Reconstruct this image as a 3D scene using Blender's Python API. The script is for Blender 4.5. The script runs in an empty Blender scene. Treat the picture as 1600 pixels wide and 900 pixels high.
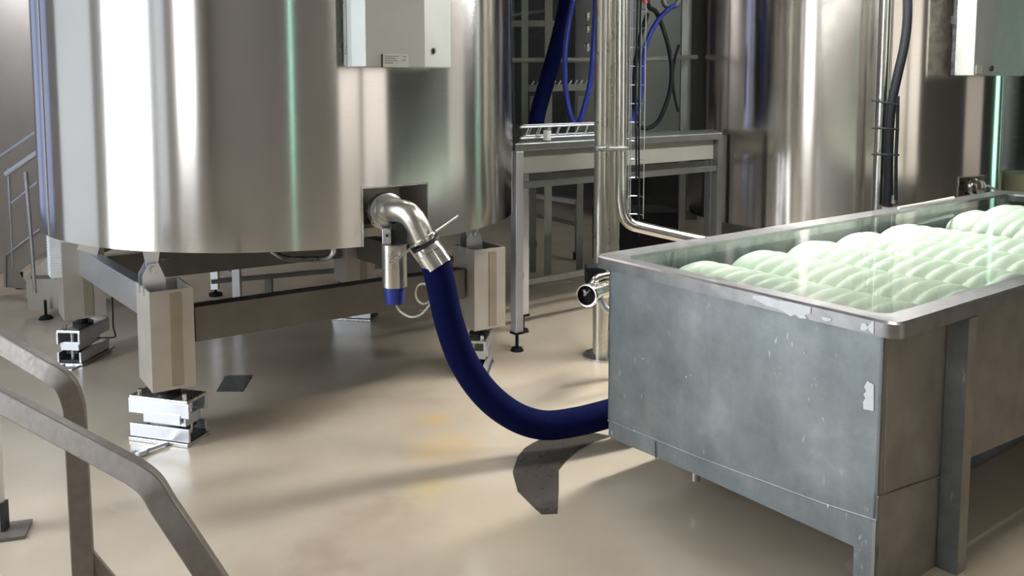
import bpy, bmesh, math, random
from mathutils import Vector, Matrix, noise
random.seed(4)
S = bpy.context.scene
COL = S.collection
V = Vector
# ------------------------------------------------------------------ camera
H, F, CY = 1.5, 1380.0, 253.0
PITCH = math.atan(125.0 / F)
cam_d = bpy.data.cameras.new('camera'); cam = bpy.data.objects.new('camera', cam_d); COL.objects.link(cam)
cam.location = (0, 0, H); cam.rotation_euler = (math.pi/2 - PITCH, 0, 0)
cam_d.sensor_fit = 'HORIZONTAL'; cam_d.sensor_width = 36.0; cam_d.lens = F/1600*36
cam_d.shift_y = -(450-CY)/1600.0
cam_d.clip_start = .02
S.camera = cam
# ------------------------------------------------------------------ world, colour
w = bpy.data.worlds.new('World'); S.world = w; w.use_nodes = True
w.node_tree.nodes['Background'].inputs[0].default_value = (.62, .70, .85, 1)
w.node_tree.nodes['Background'].inputs[1].default_value = .3
S.view_settings.view_transform = 'Standard'; S.view_settings.look = 'None'
S.view_settings.exposure = 0.12; S.view_settings.gamma = 1
# light strengths of the room's windows and lamps
WIN_BLUE, WIN_WARM, WIN_GREEN, LAMP = 9.5, 1.3, 2.4, 18.0

# ------------------------------------------------------------------ measuring helpers (pixel of the photo -> real point)
def ray(px, py):
    x = (px-800)/F; y = -(py-CY)/F
    c, s = math.cos(PITCH), math.sin(PITCH)
    return V((x, c+s*y, -s+c*y))
CAM = V((0, 0, H))
def atY(px, py, Y): r = ray(px, py); return CAM + r*(Y/r.y)
def atZ(px, py, z=0): r = ray(px, py); return CAM + r*((z-H)/r.z)
def atPlane(px, py, p0, n): r = ray(px, py); return CAM + r*((V(p0)-CAM).dot(V(n))/r.dot(V(n)))
def atCyl(px, py, c, R):
    r = ray(px, py); a = r.x**2+r.y**2; b = -2*(r.x*c[0]+r.y*c[1]); q = c[0]**2+c[1]**2-R*R
    d = max(0, b*b-4*a*q); t = (-b-math.sqrt(d))/(2*a); return CAM + r*t

# ------------------------------------------------------------------ materials
def new_mat(name):
    m = bpy.data.materials.new(name); m.use_nodes = True
    nt = m.node_tree; b = nt.nodes['Principled BSDF']
    return m, nt, b
def N(nt, t, **k):
    n = nt.nodes.new(t)
    for a, v in k.items():
        if a in n.inputs: n.inputs[a].default_value = v
        else: setattr(n, a, v)
    return n
def coords(nt, scale=(1, 1, 1), kind='Object'):
    tc = N(nt, 'ShaderNodeTexCoord'); mp = N(nt, 'ShaderNodeMapping'); mp.inputs['Scale'].default_value = scale
    nt.links.new(tc.outputs[kind], mp.inputs[0]); return mp.outputs[0]
def geo(nt, scale=(1, 1, 1)):
    g = N(nt, 'ShaderNodeNewGeometry'); mp = N(nt, 'ShaderNodeMapping'); mp.inputs['Scale'].default_value = scale
    nt.links.new(g.outputs['Position'], mp.inputs[0]); return mp.outputs[0]
def noisef(nt, vec, scale, detail=4, rough=.5, dist=0):
    n = N(nt, 'ShaderNodeTexNoise'); n.inputs['Scale'].default_value = scale; n.inputs['Detail'].default_value = detail
    n.inputs['Roughness'].default_value = rough; n.inputs['Distortion'].default_value = dist
    nt.links.new(vec, n.inputs['Vector']); return n.outputs['Fac']
def ramp(nt, fac, stops):
    r = N(nt, 'ShaderNodeValToRGB'); e = r.color_ramp.elements
    while len(e) < len(stops): e.new(.5)
    for i, (p, c) in enumerate(stops):
        e[i].position = p; e[i].color = c if len(c) == 4 else (*c, 1)
    nt.links.new(fac, r.inputs[0]); return r.outputs['Color']
def mixc(nt, fac, a, b, mode='MIX'):
    m = N(nt, 'ShaderNodeMix', data_type='RGBA', blend_type=mode)
    for s, v in ((m.inputs[0], fac), (m.inputs[6], a), (m.inputs[7], b)):
        if isinstance(v, (int, float)): s.default_value = v
        elif isinstance(v, tuple): s.default_value = v if len(v) == 4 else (*v, 1)
        else: nt.links.new(v, s)
    return m.outputs[2]
def maprange(nt, v, a, b, c, d):
    m = N(nt, 'ShaderNodeMapRange'); nt.links.new(v, m.inputs[0])
    for i, x in enumerate((a, b, c, d)): m.inputs[i+1].default_value = x
    return m.outputs[0]
def bump(nt, b, h, strength, dist=.01):
    n = N(nt, 'ShaderNodeBump'); n.inputs['Strength'].default_value = strength; n.inputs['Distance'].default_value = dist
    nt.links.new(h, n.inputs['Height']); nt.links.new(n.outputs[0], b.inputs['Normal']); return n
def simple(name, col, rough=.5, metal=0, var=.12, scale=14, bmp=0, bscale=60, spec=.5, coat=0):
    m, nt, b = new_mat(name)
    v = coords(nt)
    f = noisef(nt, v, scale, 5)
    lo = tuple(c*(1-var) for c in col); hi = tuple(min(1, c*(1+var)) for c in col)
    nt.links.new(ramp(nt, f, [(.3, lo), (.7, hi)]), b.inputs['Base Color'])
    nt.links.new(maprange(nt, noisef(nt, v, scale*1.7, 3), .3, .7, max(.02, rough*.85), min(1, rough*1.15)), b.inputs['Roughness'])
    b.inputs['Metallic'].default_value = metal; b.inputs['Specular IOR Level'].default_value = spec
    b.inputs['Coat Weight'].default_value = coat
    if bmp: bump(nt, b, noisef(nt, v, bscale, 4), bmp, .004)
    return m
def emis(name, col, st, horiz=False):
    m, nt, b = new_mat(name)
    b.inputs['Base Color'].default_value = (.05, .05, .05, 1)
    b.inputs['Emission Color'].default_value = (*col, 1); b.inputs['Emission Strength'].default_value = st
    return m
def brushed_tank(name, col=(.67, .655, .635), rough=.17):
    m, nt, b = new_mat(name)
    v = coords(nt)
    fine = noisef(nt, coords(nt, (1, 1, 60)), 6, 3)
    big = noisef(nt, v, 1.3, 3)
    nt.links.new(ramp(nt, big, [(.3, tuple(c*.94 for c in col)), (.7, tuple(c*1.05 for c in col))]), b.inputs['Base Color'])
    b.inputs['Metallic'].default_value = 1
    nt.links.new(maprange(nt, fine, .3, .7, rough*.92, rough*1.1), b.inputs['Roughness'])
    b.inputs['Anisotropic'].default_value = .88; b.inputs['Anisotropic Rotation'].default_value = .25
    t = N(nt, 'ShaderNodeTangent', direction_type='RADIAL', axis='Z'); nt.links.new(t.outputs[0], b.inputs['Tangent'])
    bn = N(nt, 'ShaderNodeBump'); bn.inputs['Strength'].default_value = .16; bn.inputs['Distance'].default_value = .006
    nt.links.new(noisef(nt, coords(nt, (1, 1, .28)), 2.6, 1), bn.inputs['Height']); nt.links.new(bn.outputs[0], b.inputs['Normal'])
    return m
def galvanised():
    m, nt, b = new_mat('worn_grey_steel')
    v = geo(nt)
    f = noisef(nt, v, 5, 8, .65); g = noisef(nt, v, 60, 5, .7)
    c1 = ramp(nt, f, [(.3, (.20, .22, .23)), (.55, (.275, .30, .31)), (.75, (.375, .395, .40))])
    sp = ramp(nt, noisef(nt, geo(nt, (1, 1, .35)), 38, 3, .5), [(.66, (0, 0, 0)), (.74, (1, 1, 1))])
    zone = ramp(nt, noisef(nt, v, 3.2, 2), [(.48, (0, 0, 0)), (.62, (1, 1, 1))])
    k = mixc(nt, 1.0, sp, zone, 'MULTIPLY')
    c2 = mixc(nt, k, c1, (.62, .66, .68))
    # run marks
    run = ramp(nt, noisef(nt, geo(nt, (1, 1, .12)), 9, 4), [(.4, (.82, .84, .85)), (.6, (1, 1, 1))])
    nt.links.new(mixc(nt, .8, c2, run, 'MULTIPLY'), b.inputs['Base Color'])
    b.inputs['Metallic'].default_value = .75
    nt.links.new(maprange(nt, g, .3, .7, .36, .5), b.inputs['Roughness'])
    bump(nt, b, noisef(nt, v, 4, 3), .25, .01)
    return m
def floor_mat():
    m, nt, b = new_mat('beige_resin_floor')
    v = geo(nt)
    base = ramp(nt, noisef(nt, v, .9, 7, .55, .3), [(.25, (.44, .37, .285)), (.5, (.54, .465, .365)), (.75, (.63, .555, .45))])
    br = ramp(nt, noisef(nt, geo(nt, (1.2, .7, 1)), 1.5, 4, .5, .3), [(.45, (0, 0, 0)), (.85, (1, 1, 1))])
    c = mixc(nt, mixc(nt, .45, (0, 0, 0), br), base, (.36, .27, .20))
    # yellow wine / rust stains where the photo has them
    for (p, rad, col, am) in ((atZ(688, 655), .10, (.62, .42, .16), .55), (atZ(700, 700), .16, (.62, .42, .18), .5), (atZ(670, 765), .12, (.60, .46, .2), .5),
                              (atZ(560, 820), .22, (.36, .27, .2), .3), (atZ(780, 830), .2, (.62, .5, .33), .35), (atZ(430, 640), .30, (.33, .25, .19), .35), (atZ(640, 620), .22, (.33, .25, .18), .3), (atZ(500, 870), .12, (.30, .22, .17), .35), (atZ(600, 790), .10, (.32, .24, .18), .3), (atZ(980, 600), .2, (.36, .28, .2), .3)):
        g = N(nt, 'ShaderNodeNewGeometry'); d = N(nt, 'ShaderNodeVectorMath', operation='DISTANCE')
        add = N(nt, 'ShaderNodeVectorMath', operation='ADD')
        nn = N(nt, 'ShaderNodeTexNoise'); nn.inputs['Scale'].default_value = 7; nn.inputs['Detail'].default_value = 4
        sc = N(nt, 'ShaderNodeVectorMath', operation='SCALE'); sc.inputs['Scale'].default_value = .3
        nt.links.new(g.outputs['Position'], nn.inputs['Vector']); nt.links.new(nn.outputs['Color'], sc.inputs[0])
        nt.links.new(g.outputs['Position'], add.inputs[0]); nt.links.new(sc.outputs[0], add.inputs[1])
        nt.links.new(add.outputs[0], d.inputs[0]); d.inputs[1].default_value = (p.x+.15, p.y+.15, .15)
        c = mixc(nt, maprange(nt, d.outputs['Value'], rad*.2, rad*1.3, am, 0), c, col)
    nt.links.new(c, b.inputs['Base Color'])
    nt.links.new(maprange(nt, noisef(nt, v, 1.2, 2, .5), .3, .7, .17, .28), b.inputs['Roughness'])
    b.inputs['Specular IOR Level'].default_value = .55
    bump(nt, b, noisef(nt, v, 30, 4), .12, .004)
    return m
def water_mat():
    m, nt, b = new_mat('green_tinted_water')
    nt.nodes.remove(b)
    out = nt.nodes['Material Output']
    tr = N(nt, 'ShaderNodeBsdfTransparent'); tr.inputs[0].default_value = (.92, .975, .93, 1)
    gl = N(nt, 'ShaderNodeBsdfGlossy'); gl.inputs['Roughness'].default_value = .015
    fr = N(nt, 'ShaderNodeFresnel'); fr.inputs['IOR'].default_value = 1.36
    mx = N(nt, 'ShaderNodeMixShader')
    bn = N(nt, 'ShaderNodeBump'); bn.inputs['Strength'].default_value = .03; bn.inputs['Distance'].default_value = .01
    nt.links.new(noisef(nt, geo(nt), 9, 2), bn.inputs['Height']); nt.links.new(bn.outputs[0], gl.inputs['Normal'])
    nt.links.new(fr.outputs[0], mx.inputs[0]); nt.links.new(tr.outputs[0], mx.inputs[1]); nt.links.new(gl.outputs[0], mx.inputs[2])
    nt.links.new(mx.outputs[0], out.inputs[0])
    return m
M = {}
M['tank'] = brushed_tank('brushed_tank_steel')
M['tank2'] = brushed_tank('brushed_tank_steel_far', (.68, .645, .60), .17)
M['steel'] = simple('satin_steel', (.58, .58, .58), .28, 1, .06, 10)
M['polish'] = simple('polished_steel', (.70, .69, .65), .2, 1, .04, 9)
M['pipe'] = simple('pipe_steel', (.60, .58, .53), .3, 1, .05, 6)
M['legsteel'] = simple('leg_steel', (.47, .44, .39), .45, .45, .10, 5)
M['beam'] = simple('beam_steel', (.17, .155, .135), .5, .5, .12, 5)
M['spine'] = simple('spine_steel', (.33, .29, .23), .45, .5, .12, 5)
M['greytank'] = simple('matt_grey_tank_steel', (.40, .42, .40), .5, .25, .06, 3)
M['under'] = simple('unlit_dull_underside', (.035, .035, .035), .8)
M['bracket'] = simple('zinc_bracket', (.66, .68, .72), .34, .85, .05, 4)
M['box'] = simple('box_sheet_steel', (.43, .44, .415), .5, .35, .04, 5)
M['rail'] = simple('handrail_steel', (.19, .165, .145), .5, .3, .12, 40, .1, 200)
M['galv'] = galvanised()
M['rim'] = simple('rim_steel', (.33, .33, .335), .34, .9, .14, 16, .15, 30)
M['sidep'] = simple('side_sheet_steel', (.33, .30, .27), .46, .7, .16, 7)
M['blue'] = simple('blue_hose_cloth', (.002, .0045, .042), .85, 0, .15, 90, .4, 350, .08)
M['blue2'] = simple('blue_plastic', (.012, .03, .26), .4, 0, .08, 20)
M['black'] = simple('black_rubber', (.006, .007, .010), .6, 0, .2, 20, spec=.25)
M['dark'] = simple('dark_metal', (.03, .032, .035), .45, .5, .2, 20)
M['white'] = simple('white_paint', (.80, .83, .85), .55, 0, .05, 30)
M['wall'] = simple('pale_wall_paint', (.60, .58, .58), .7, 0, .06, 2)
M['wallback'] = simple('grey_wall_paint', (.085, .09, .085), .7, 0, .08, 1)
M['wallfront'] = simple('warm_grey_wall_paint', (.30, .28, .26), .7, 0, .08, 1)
M['ceil'] = simple('ceiling_paint', (.36, .35, .34), .8, 0, .06, 2)
M['cord'] = simple('white_cord', (.62, .60, .54), .5, 0, .05, 30)
M['dull'] = simple('dull_table_steel', (.19, .20, .195), .4, .8, .1, 8)
M['plinth'] = simple('table_panel_white', (.21, .215, .19), .5, .1, .06, 6)
M['red'] = simple('red_plastic', (.5, .03, .02), .4)
M['roll'] = simple('pale_green_coil', (.84, .91, .82), .45, 0, .05, 12)
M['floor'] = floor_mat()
M['water'] = water_mat()
M['darkpatch'] = simple('shadow_or_stain_patch', (.055, .047, .04), .3, 0, .15, 12)
M['bucket'] = simple('pale_green_plastic', (.50, .55, .38), .5, 0, .05, 6)
M['tagc'] = simple('label_plate', (.55, .56, .52), .35, .4, .03, 8)
M['ink'] = simple('label_ink', (.08, .08, .09), .6)
M['teal'] = brushed_tank('brushed_teal_lit_tank', (.50, .54, .54), .25)
M['bandgrey'] = simple('seam_weld', (.72, .74, .76), .18, 1, .05, 20)

# ------------------------------------------------------------------ object helpers
def thing(name, label, cat, loc=(0, 0, 0), group=None):
    o = bpy.data.objects.new(name, None); o.empty_display_size = .1; COL.objects.link(o); o.location = loc
    o['label'] = label; o['category'] = cat
    if group: o['group'] = group
    return o
def tag(o, label, cat, group=None):
    o['label'] = label; o['category'] = cat
    if group: o['group'] = group
    return o
def world_of(p):
    l = V((0, 0, 0))
    while p: l += p.location; p = p.parent
    return l
def obj(name, bm, m, parent=None, smooth=False, bevel=0, origin=None, label=None, kind=None, angle=35):
    bmesh.ops.remove_doubles(bm, verts=bm.verts, dist=1e-6)
    bmesh.ops.recalc_face_normals(bm, faces=bm.faces)
    if parent: off = world_of(parent)
    else: off = V(origin) if origin is not None else V((0, 0, 0))
    own = V((0, 0, 0))
    if parent and origin is not None: own = V(origin)-off; off = V(origin)
    bmesh.ops.translate(bm, verts=bm.verts, vec=-off)
    me = bpy.data.meshes.new(name); bm.to_mesh(me); bm.free()
    o = bpy.data.objects.new(name, me); COL.objects.link(o)
    if m: me.materials.append(m)
    if parent: o.parent = parent; o.location = own
    else: o.location = off
    if smooth:
        for p in me.polygons: p.use_smooth = True
        me.set_sharp_from_angle(angle=math.radians(angle))
    if bevel:
        b = o.modifiers.new('bevel', 'BEVEL'); b.width = bevel; b.segments = 2; b.limit_method = 'ANGLE'; b.angle_limit = math.radians(40)
    if label: o['label'] = label
    if kind: o['kind'] = kind
    return o
def hexa(bm, b, t):       # box from 4 bottom + 4 top points
    vb = [bm.verts.new(p) for p in b]; vt = [bm.verts.new(p) for p in t]; n = len(b)
    bm.faces.new(vb[::-1]); bm.faces.new(vt)
    for i in range(n): bm.faces.new((vb[i], vb[(i+1) % n], vt[(i+1) % n], vt[i]))
def box(bm, c, s, ang=0):   # centre, full sizes, rotation about z
    c = V(c); R = Matrix.Rotation(ang, 3, 'Z')
    x, y, z = (k/2 for k in s)
    q = [(-x, -y), (x, -y), (x, y), (-x, y)]
    hexa(bm, [c+R@V((a, b, -z)) for a, b in q], [c+R@V((a, b, z)) for a, b in q])
def bar(bm, a, b, wd, ht, up=(0, 0, 1)):   # rectangular bar from a to b
    a, b = V(a), V(b); d = (b-a).normalized(); s = d.cross(V(up)).normalized(); u = s.cross(d).normalized()
    q = [(-wd/2, -ht/2), (wd/2, -ht/2), (wd/2, ht/2), (-wd/2, ht/2)]
    hexa(bm, [a+s*x+u*y for x, y in q], [b+s*x+u*y for x, y in q])
def smooth_path(pts, n=8):
    pts = [V(p) for p in pts]; out = []
    P = [pts[0]*2-pts[1]]+pts+[pts[-1]*2-pts[-2]]
    for i in range(1, len(P)-2):
        for k in range(n):
            t = k/n; a, b, c, d = P[i-1:i+3]
            out.append(.5*((2*b)+(c-a)*t+(2*a-5*b+4*c-d)*t*t+(3*b-a-3*c+d)*t**3))
    out.append(pts[-1]); return out
def sweep(bm, pts, prof, radii=None, up=None):   # profile = list of (x,y); parallel transport unless up given
    pts = [V(p) for p in pts]; n = len(pts)
    T = [(pts[min(i+1, n-1)]-pts[max(i-1, 0)]).normalized() for i in range(n)]
    nrm = V(up) if up is not None else (V((0, 0, 1)) if abs(T[0].z) < .9 else V((1, 0, 0)))
    rings = []
    for i in range(n):
        if up is not None: nrm = V(up)
        s = T[i].cross(nrm).normalized(); u = s.cross(T[i]).normalized(); nrm = u
        k = radii[i] if radii else 1
        rings.append([bm.verts.new(pts[i]+(s*x+u*y)*k) for x, y in prof])
    m = len(prof)
    for i in range(n-1):
        for j in range(m): bm.faces.new((rings[i][j], rings[i][(j+1) % m], rings[i+1][(j+1) % m], rings[i+1][j]))
    bm.faces.new(rings[0][::-1]); bm.faces.new(rings[-1])
def circ(r, n=12): return [(r*math.cos(2*math.pi*i/n), r*math.sin(2*math.pi*i/n)) for i in range(n)]
def tube(bm, pts, r, n=12, radii=None): sweep(bm, pts, circ(r, n), radii)
def cyl(bm, a, b, r, n=20, r2=None):
    sweep(bm, [a, b], circ(1, n), [r, r2 if r2 is not None else r])
def rings_along(bm, a, b, prof, n=24):     # lathe along axis a->b; prof = (t metres, r)
    a, b = V(a), V(b); d = (b-a).normalized()
    sweep(bm, [a+d*t for t, r in prof], circ(1, n), [r for t, r in prof])
def struct(name, bm, m, **k): return obj(name, bm, m, kind='structure', **k)
def B(): return bmesh.new()

# ================================================================== THE ROOM
X0, X1, Y0, Y1, ZC = -4.0, 7.5, -4.0, 11.6, 5.0
bm = B(); box(bm, ((X0+X1)/2, (Y0+Y1)/2, -.05), (X1-X0, Y1-Y0, .1)); struct('floor', bm, M['floor'])
bm = B(); box(bm, ((X0+X1)/2, (Y0+Y1)/2, ZC+.05), (X1-X0, Y1-Y0, .1)); struct('ceiling', bm, M['ceil'])
def wall_with_holes(name, axis, pos, lo, hi, holes, m, th=.12, sgn=1):
    bm = B(); hs = sorted(holes); cur = lo
    def seg(a, b, z0, z1):
        if b-a < 1e-4 or z1-z0 < 1e-4: return
        c = (a+b)/2
        if axis == 'x': box(bm, (pos+sgn*th/2, c, (z0+z1)/2), (th, b-a, z1-z0))
        else: box(bm, (c, pos+sgn*th/2, (z0+z1)/2), (b-a, th, z1-z0))
    for a, b, z0, z1 in hs:
        seg(cur, a, 0, ZC); seg(a, b, 0, z0); seg(a, b, z1, ZC); cur = b
    seg(cur, hi, 0, ZC)
    return struct(name, bm, m)
WL = [(-2.3, -.50, .9, 3.9), (.09, .82, .25, 3.8), (1.10, 2.72, .2, 3.8), (3.02, 4.30, .25, 3.8), (4.60, 6.2, .5, 3.8)]
WR = [(-3.9, -1.06, .2, 3.8), (4.5, 6.2, .3, 3.6), (7.7, 8.5, .2, 3.6)]
WB = [(1.20, 1.30, .3, 4.2), (4.9, 7.4, .5, 3.8)]
wall_with_holes('wall_left', 'x', X0, Y0, Y1, WL, M['wall'], sgn=-1)
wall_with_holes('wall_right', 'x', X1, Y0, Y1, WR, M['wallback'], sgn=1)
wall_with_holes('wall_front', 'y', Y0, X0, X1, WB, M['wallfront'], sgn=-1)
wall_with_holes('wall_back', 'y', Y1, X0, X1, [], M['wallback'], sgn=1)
M['win_blue'] = emis('daylit_window_glass', (.86, .93, 1.0), WIN_BLUE)
M['win_dim'] = emis('shaded_window_glass', (.86, .93, 1.0), WIN_BLUE*.28)
M['win_warm'] = emis('warm_lit_window_glass', (1.0, .93, .84), WIN_WARM)
M['win_green'] = emis('green_lit_window_glass', (.5, 1.0, .78), WIN_GREEN)
M['slit_green'] = emis('green_lit_slit_glass', (.5, 1.0, .78), WIN_GREEN*2.6)
def window(i, axis, pos, a, b, z0, z1, m, sgn, bars=1):
    root = bpy.data.objects.new('window_%d' % i, None); COL.objects.link(root)
    c = (a+b)/2; root['kind'] = 'structure'
    root.location = (pos, c, z0) if axis == 'x' else (c, pos, z0)
    def pl(u0, u1, za, zb, d, th, name, mm):
        bm = B(); uc = (u0+u1)/2
        if axis == 'x': box(bm, (pos+sgn*d, uc, (za+zb)/2), (th, u1-u0, zb-za))
        else: box(bm, (uc, pos+sgn*d, (za+zb)/2), (u1-u0, th, zb-za))
        obj(name, bm, mm, root)
    pl(a, b, z0, z1, .09, .01, 'pane', m)
    f = min(.05, (b-a)*.15)
    pl(a, a+f, z0, z1, .05, .06, 'window_frame', M['dull']); pl(b-f, b, z0, z1, .05, .06, 'window_frame', M['dull'])
    pl(a, b, z0, z0+f, .05, .06, 'window_frame', M['dull']); pl(a, b, z1-f, z1, .05, .06, 'window_frame', M['dull'])
    for k in range(bars):
        q = a+(b-a)*(k+1)/(bars+1); pl(q-f*.35, q+f*.35, z0, z1, .05, .05, 'mullion', M['dull'])
M['win_pale'] = emis('pale_blind_window', (.90, .95, 1.0), .8)
M['win_sky'] = emis('blue_evening_window', (.58, .66, 1.0), .6)
M['win_cream'] = emis('cream_blind_window', (1.0, .90, .78), .42)
M['win_high'] = emis('high_daylit_window', (.97, .97, .98), WIN_BLUE*.5)
window(1, 'x', X0, *WL[0], M['win_high'], -1, 0)
window(2, 'x', X0, *WL[1], M['win_pale'], -1, 0)
window(3, 'x', X0, *WL[2], M['win_blue'], -1, 0)
window(4, 'x', X0, *WL[3], M['win_pale'], -1, 0)
window(5, 'x', X0, *WL[4], M['win_sky'], -1, 1)
window(6, 'x', X1, *WR[0], M['win_warm'], 1, 0)
window(7, 'x', X1, *WR[1], M['win_cream'], 1, 0)
window(8, 'x', X1, *WR[2], M['win_green'], 1, 0)
window(9, 'y', Y0, *WB[0], M['slit_green'], -1, 0)
window(10, 'y', Y0, *WB[1], M['win_warm'], -1, 0)
# ceiling lamps
M['lamp'] = emis('fill_lamp_diffuser', (1.0, .97, .92), LAMP)
def ceiling_lamp(x, y, lx, ly, label, m, z=4.6, ang=0, skirt=0):
    t = thing('ceiling_lamp', label, 'lamp', (x, y, z), 'ceiling lamps')
    R = Matrix.Rotation(ang, 3, 'Z'); c = V((x, y, z))
    bm = B(); box(bm, (x, y, z+.06), (lx+.06, ly+.06, .1), ang); obj('housing', bm, M['white'], t)
    bm = B(); box(bm, (x, y, z), (lx, ly, .02), ang); obj('diffuser', bm, m, t)
    if skirt:
        for s in (-1, 1):
            bm = B(); q = c+R@V((0, s*(ly/2+.035), .02-skirt/2)); box(bm, q, (lx+.08, .01, skirt), ang); obj('side_shade', bm, M['white'], t)
            bm = B(); q = c+R@V((s*(lx/2+.035), 0, .02-skirt/2)); box(bm, q, (.01, ly+.08, skirt), ang); obj('end_shade', bm, M['white'], t)
    for s in (-1, 1):
        q = c+R@V((s*lx*.4, 0, .1)); bm = B(); cyl(bm, q, V((q.x, q.y, 5)), .008, 8); obj('hanger', bm, M['steel'], t)
M['lamp_floor'] = emis('warm_lamp_diffuser', (1.0, .965, .92), LAMP*1.75)
M['lamp_tub'] = emis('bright_lamp_diffuser', (1.0, .98, .94), LAMP*4.2)
M['fill_back'] = emis('back_fill_diffuser', (.95, 1.0, .95), LAMP*.9)
M['fill_stair'] = emis('stair_fill_diffuser', (1.0, .98, .96), LAMP*2.9)
ceiling_lamp(1.62, 4.62, 2.3, .2, 'long bright lamp hanging low over the steel tub', M['lamp_tub'], 2.45, math.atan2(.604, .797), .16)
ceiling_lamp(1.5, 2.75, .9, .4, 'long ceiling lamp hanging over the near end of the steel tub', M['lamp_floor'], 3.7, .64)
ceiling_lamp(1.1, 7.9, .9, .3, 'added dim fill lamp over the passage behind the hose rack', M['fill_back'], 3.9)  # unseen lamp, added to brighten the grey tank far back
ceiling_lamp(3.6, -1.9, 1.3, .35, 'added fill lamp near the wall behind the viewer', M['lamp'], 3.7)  # unseen lamp, added to brighten the front wall mirrored in the near tank
ceiling_lamp(-3.7, 7.4, 1.0, .16, 'added fill lamp near the left wall above the stairs', M['fill_stair'], 2.9, math.pi/2, .16)  # unseen lamp, added to make the upper left wall brighter
# ================================================================== TANKS
def tank(name, label, c, R, z0, z1, m, notch=None, frame=True, group=None, seams=()):
    root = thing(name, label, 'tank', (c[0], c[1], z0), group)
    cx, cy = c; bm = B(); n = 240
    step = 2*math.pi/n
    A = [i*step for i in range(n)]
    zs = [z0, z1]
    na = None
    if notch:
        a0, a1, zn = notch; zs = [z0, zn, z1]
        i0 = round(a0/step); i1 = round(a1/step)
        A[i0 % n] = a0; A[i1 % n] = a1
        na = (i0, i1)
    zz = [zs[0]] + ([zs[1]] if notch else []) + [z0+.9*(z1-z0), z1]
    def shell(bmm, r, zz):
        rows = [[bmm.verts.new((cx+r*math.cos(a), cy+r*math.sin(a), z)) for a in A] for z in zz]
        for k in range(len(zz)-1):
            for i in range(n):
                if notch and k == 0 and na[0] <= i < na[1]: continue
                j = (i+1) % n; bmm.faces.new((rows[k][i], rows[k][j], rows[k+1][j], rows[k+1][i]))
        return rows
    ro = shell(bm, R, zz); ri = shell(bm, R-.012, zz)
    for i in range(n):
        j = (i+1) % n
        if notch and na[0] <= i < na[1]: bm.faces.new((ro[1][i], ro[1][j], ri[1][j], ri[1][i]))
        else: bm.faces.new((ro[0][i], ro[0][j], ri[0][j], ri[0][i]))
        bm.faces.new((ro[-1][i], ro[-1][j], ri[-1][j], ri[-1][i]))
    obj('jacket', bm, m, root, smooth=True, origin=(cx, cy, z0))
    # dished bottom, set a little above the skirt edge
    bm = B(); prof = [(0.001, z0-.0), (R*.45, z0+.005), (R*.8, z0+.03), (R-.014, z0+.09)]
    rings = [[bm.verts.new((cx+r*math.cos(a), cy+r*math.sin(a), z)) for a in A[::4]] for r, z in prof]
    k = len(rings[0])
    for a_, b_ in zip(rings, rings[1:]):
        for i in range(k): bm.faces.new((a_[i], a_[(i+1) % k], b_[(i+1) % k], b_[i]))
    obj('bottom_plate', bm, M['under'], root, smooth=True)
    bm = B(); cyl(bm, (cx, cy, z1-.02), (cx, cy, z1+.02), R-.01, 64); obj('top_plate', bm, M['steel'], root)
    if notch:
        # recessed pocket: back plate and three cheeks
        a0, a1, zn = notch; rp = R-.20
        P = lambda r, a, z: V((cx+r*math.cos(a), cy+r*math.sin(a), z))
        bm = B(); q = [P(R-.006, a0, z0), P(rp, a0, z0), P(rp, a1, z0), P(R-.006, a1, z0)]
        qt = [p+V((0, 0, zn-z0)) for p in q]
        vb = [bm.verts.new(p) for p in q]; vt = [bm.verts.new(p) for p in qt]
        bm.faces.new(vt)
        for i in range(3): bm.faces.new((vb[i], vb[i+1], vt[i+1], vt[i]))
        obj('pocket', bm, M['legsteel'], root)
        bm = B()      # folded frame round the pocket
        for a in (a0, a1): bar(bm, P(R+.001, a, z0), P(R+.001, a, zn+.004), .007, .006, up=P(1, a, 0)-V((cx, cy, 0)))
        m_ = 6
        for i in range(m_):
            t0 = a0+(a1-a0)*i/m_; t1 = a0+(a1-a0)*(i+1)/m_
            bar(bm, P(R+.001, t0, zn+.002), P(R+.001, t1, zn+.002), .006, .007)
        obj('pocket_frame', bm, M['steel'], root)
    for a in seams:
        bm = B(); p = V((cx+(R+.001)*math.cos(a), cy+(R+.001)*math.sin(a), 0))
        pts = [(p.x, p.y, z0+.003+(z1-z0-.01)*i/40) for i in range(41)]
        tube(bm, pts, .003, 6); obj('weld_seam', bm, M['bandgrey'], root)
    return root
TC, TR, TZ = (-1.163, 4.60), 1.166, .828
def tang(px, py, c=TC, R=TR): p = atCyl(px, py, c, R); return math.atan2(p.y-c[1], p.x-c[0]) % (2*math.pi)
nz = atCyl(615, 291, TC, TR).z
T1 = tank('fermentation_tank', 'large brushed steel wine tank on four legs with hose outlet in a square pocket', TC, TR, TZ, 4.3, M['tank'],
          notch=(tang(566, 340), tang(668, 340), nz), seams=(tang(72, 250),))
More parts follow.
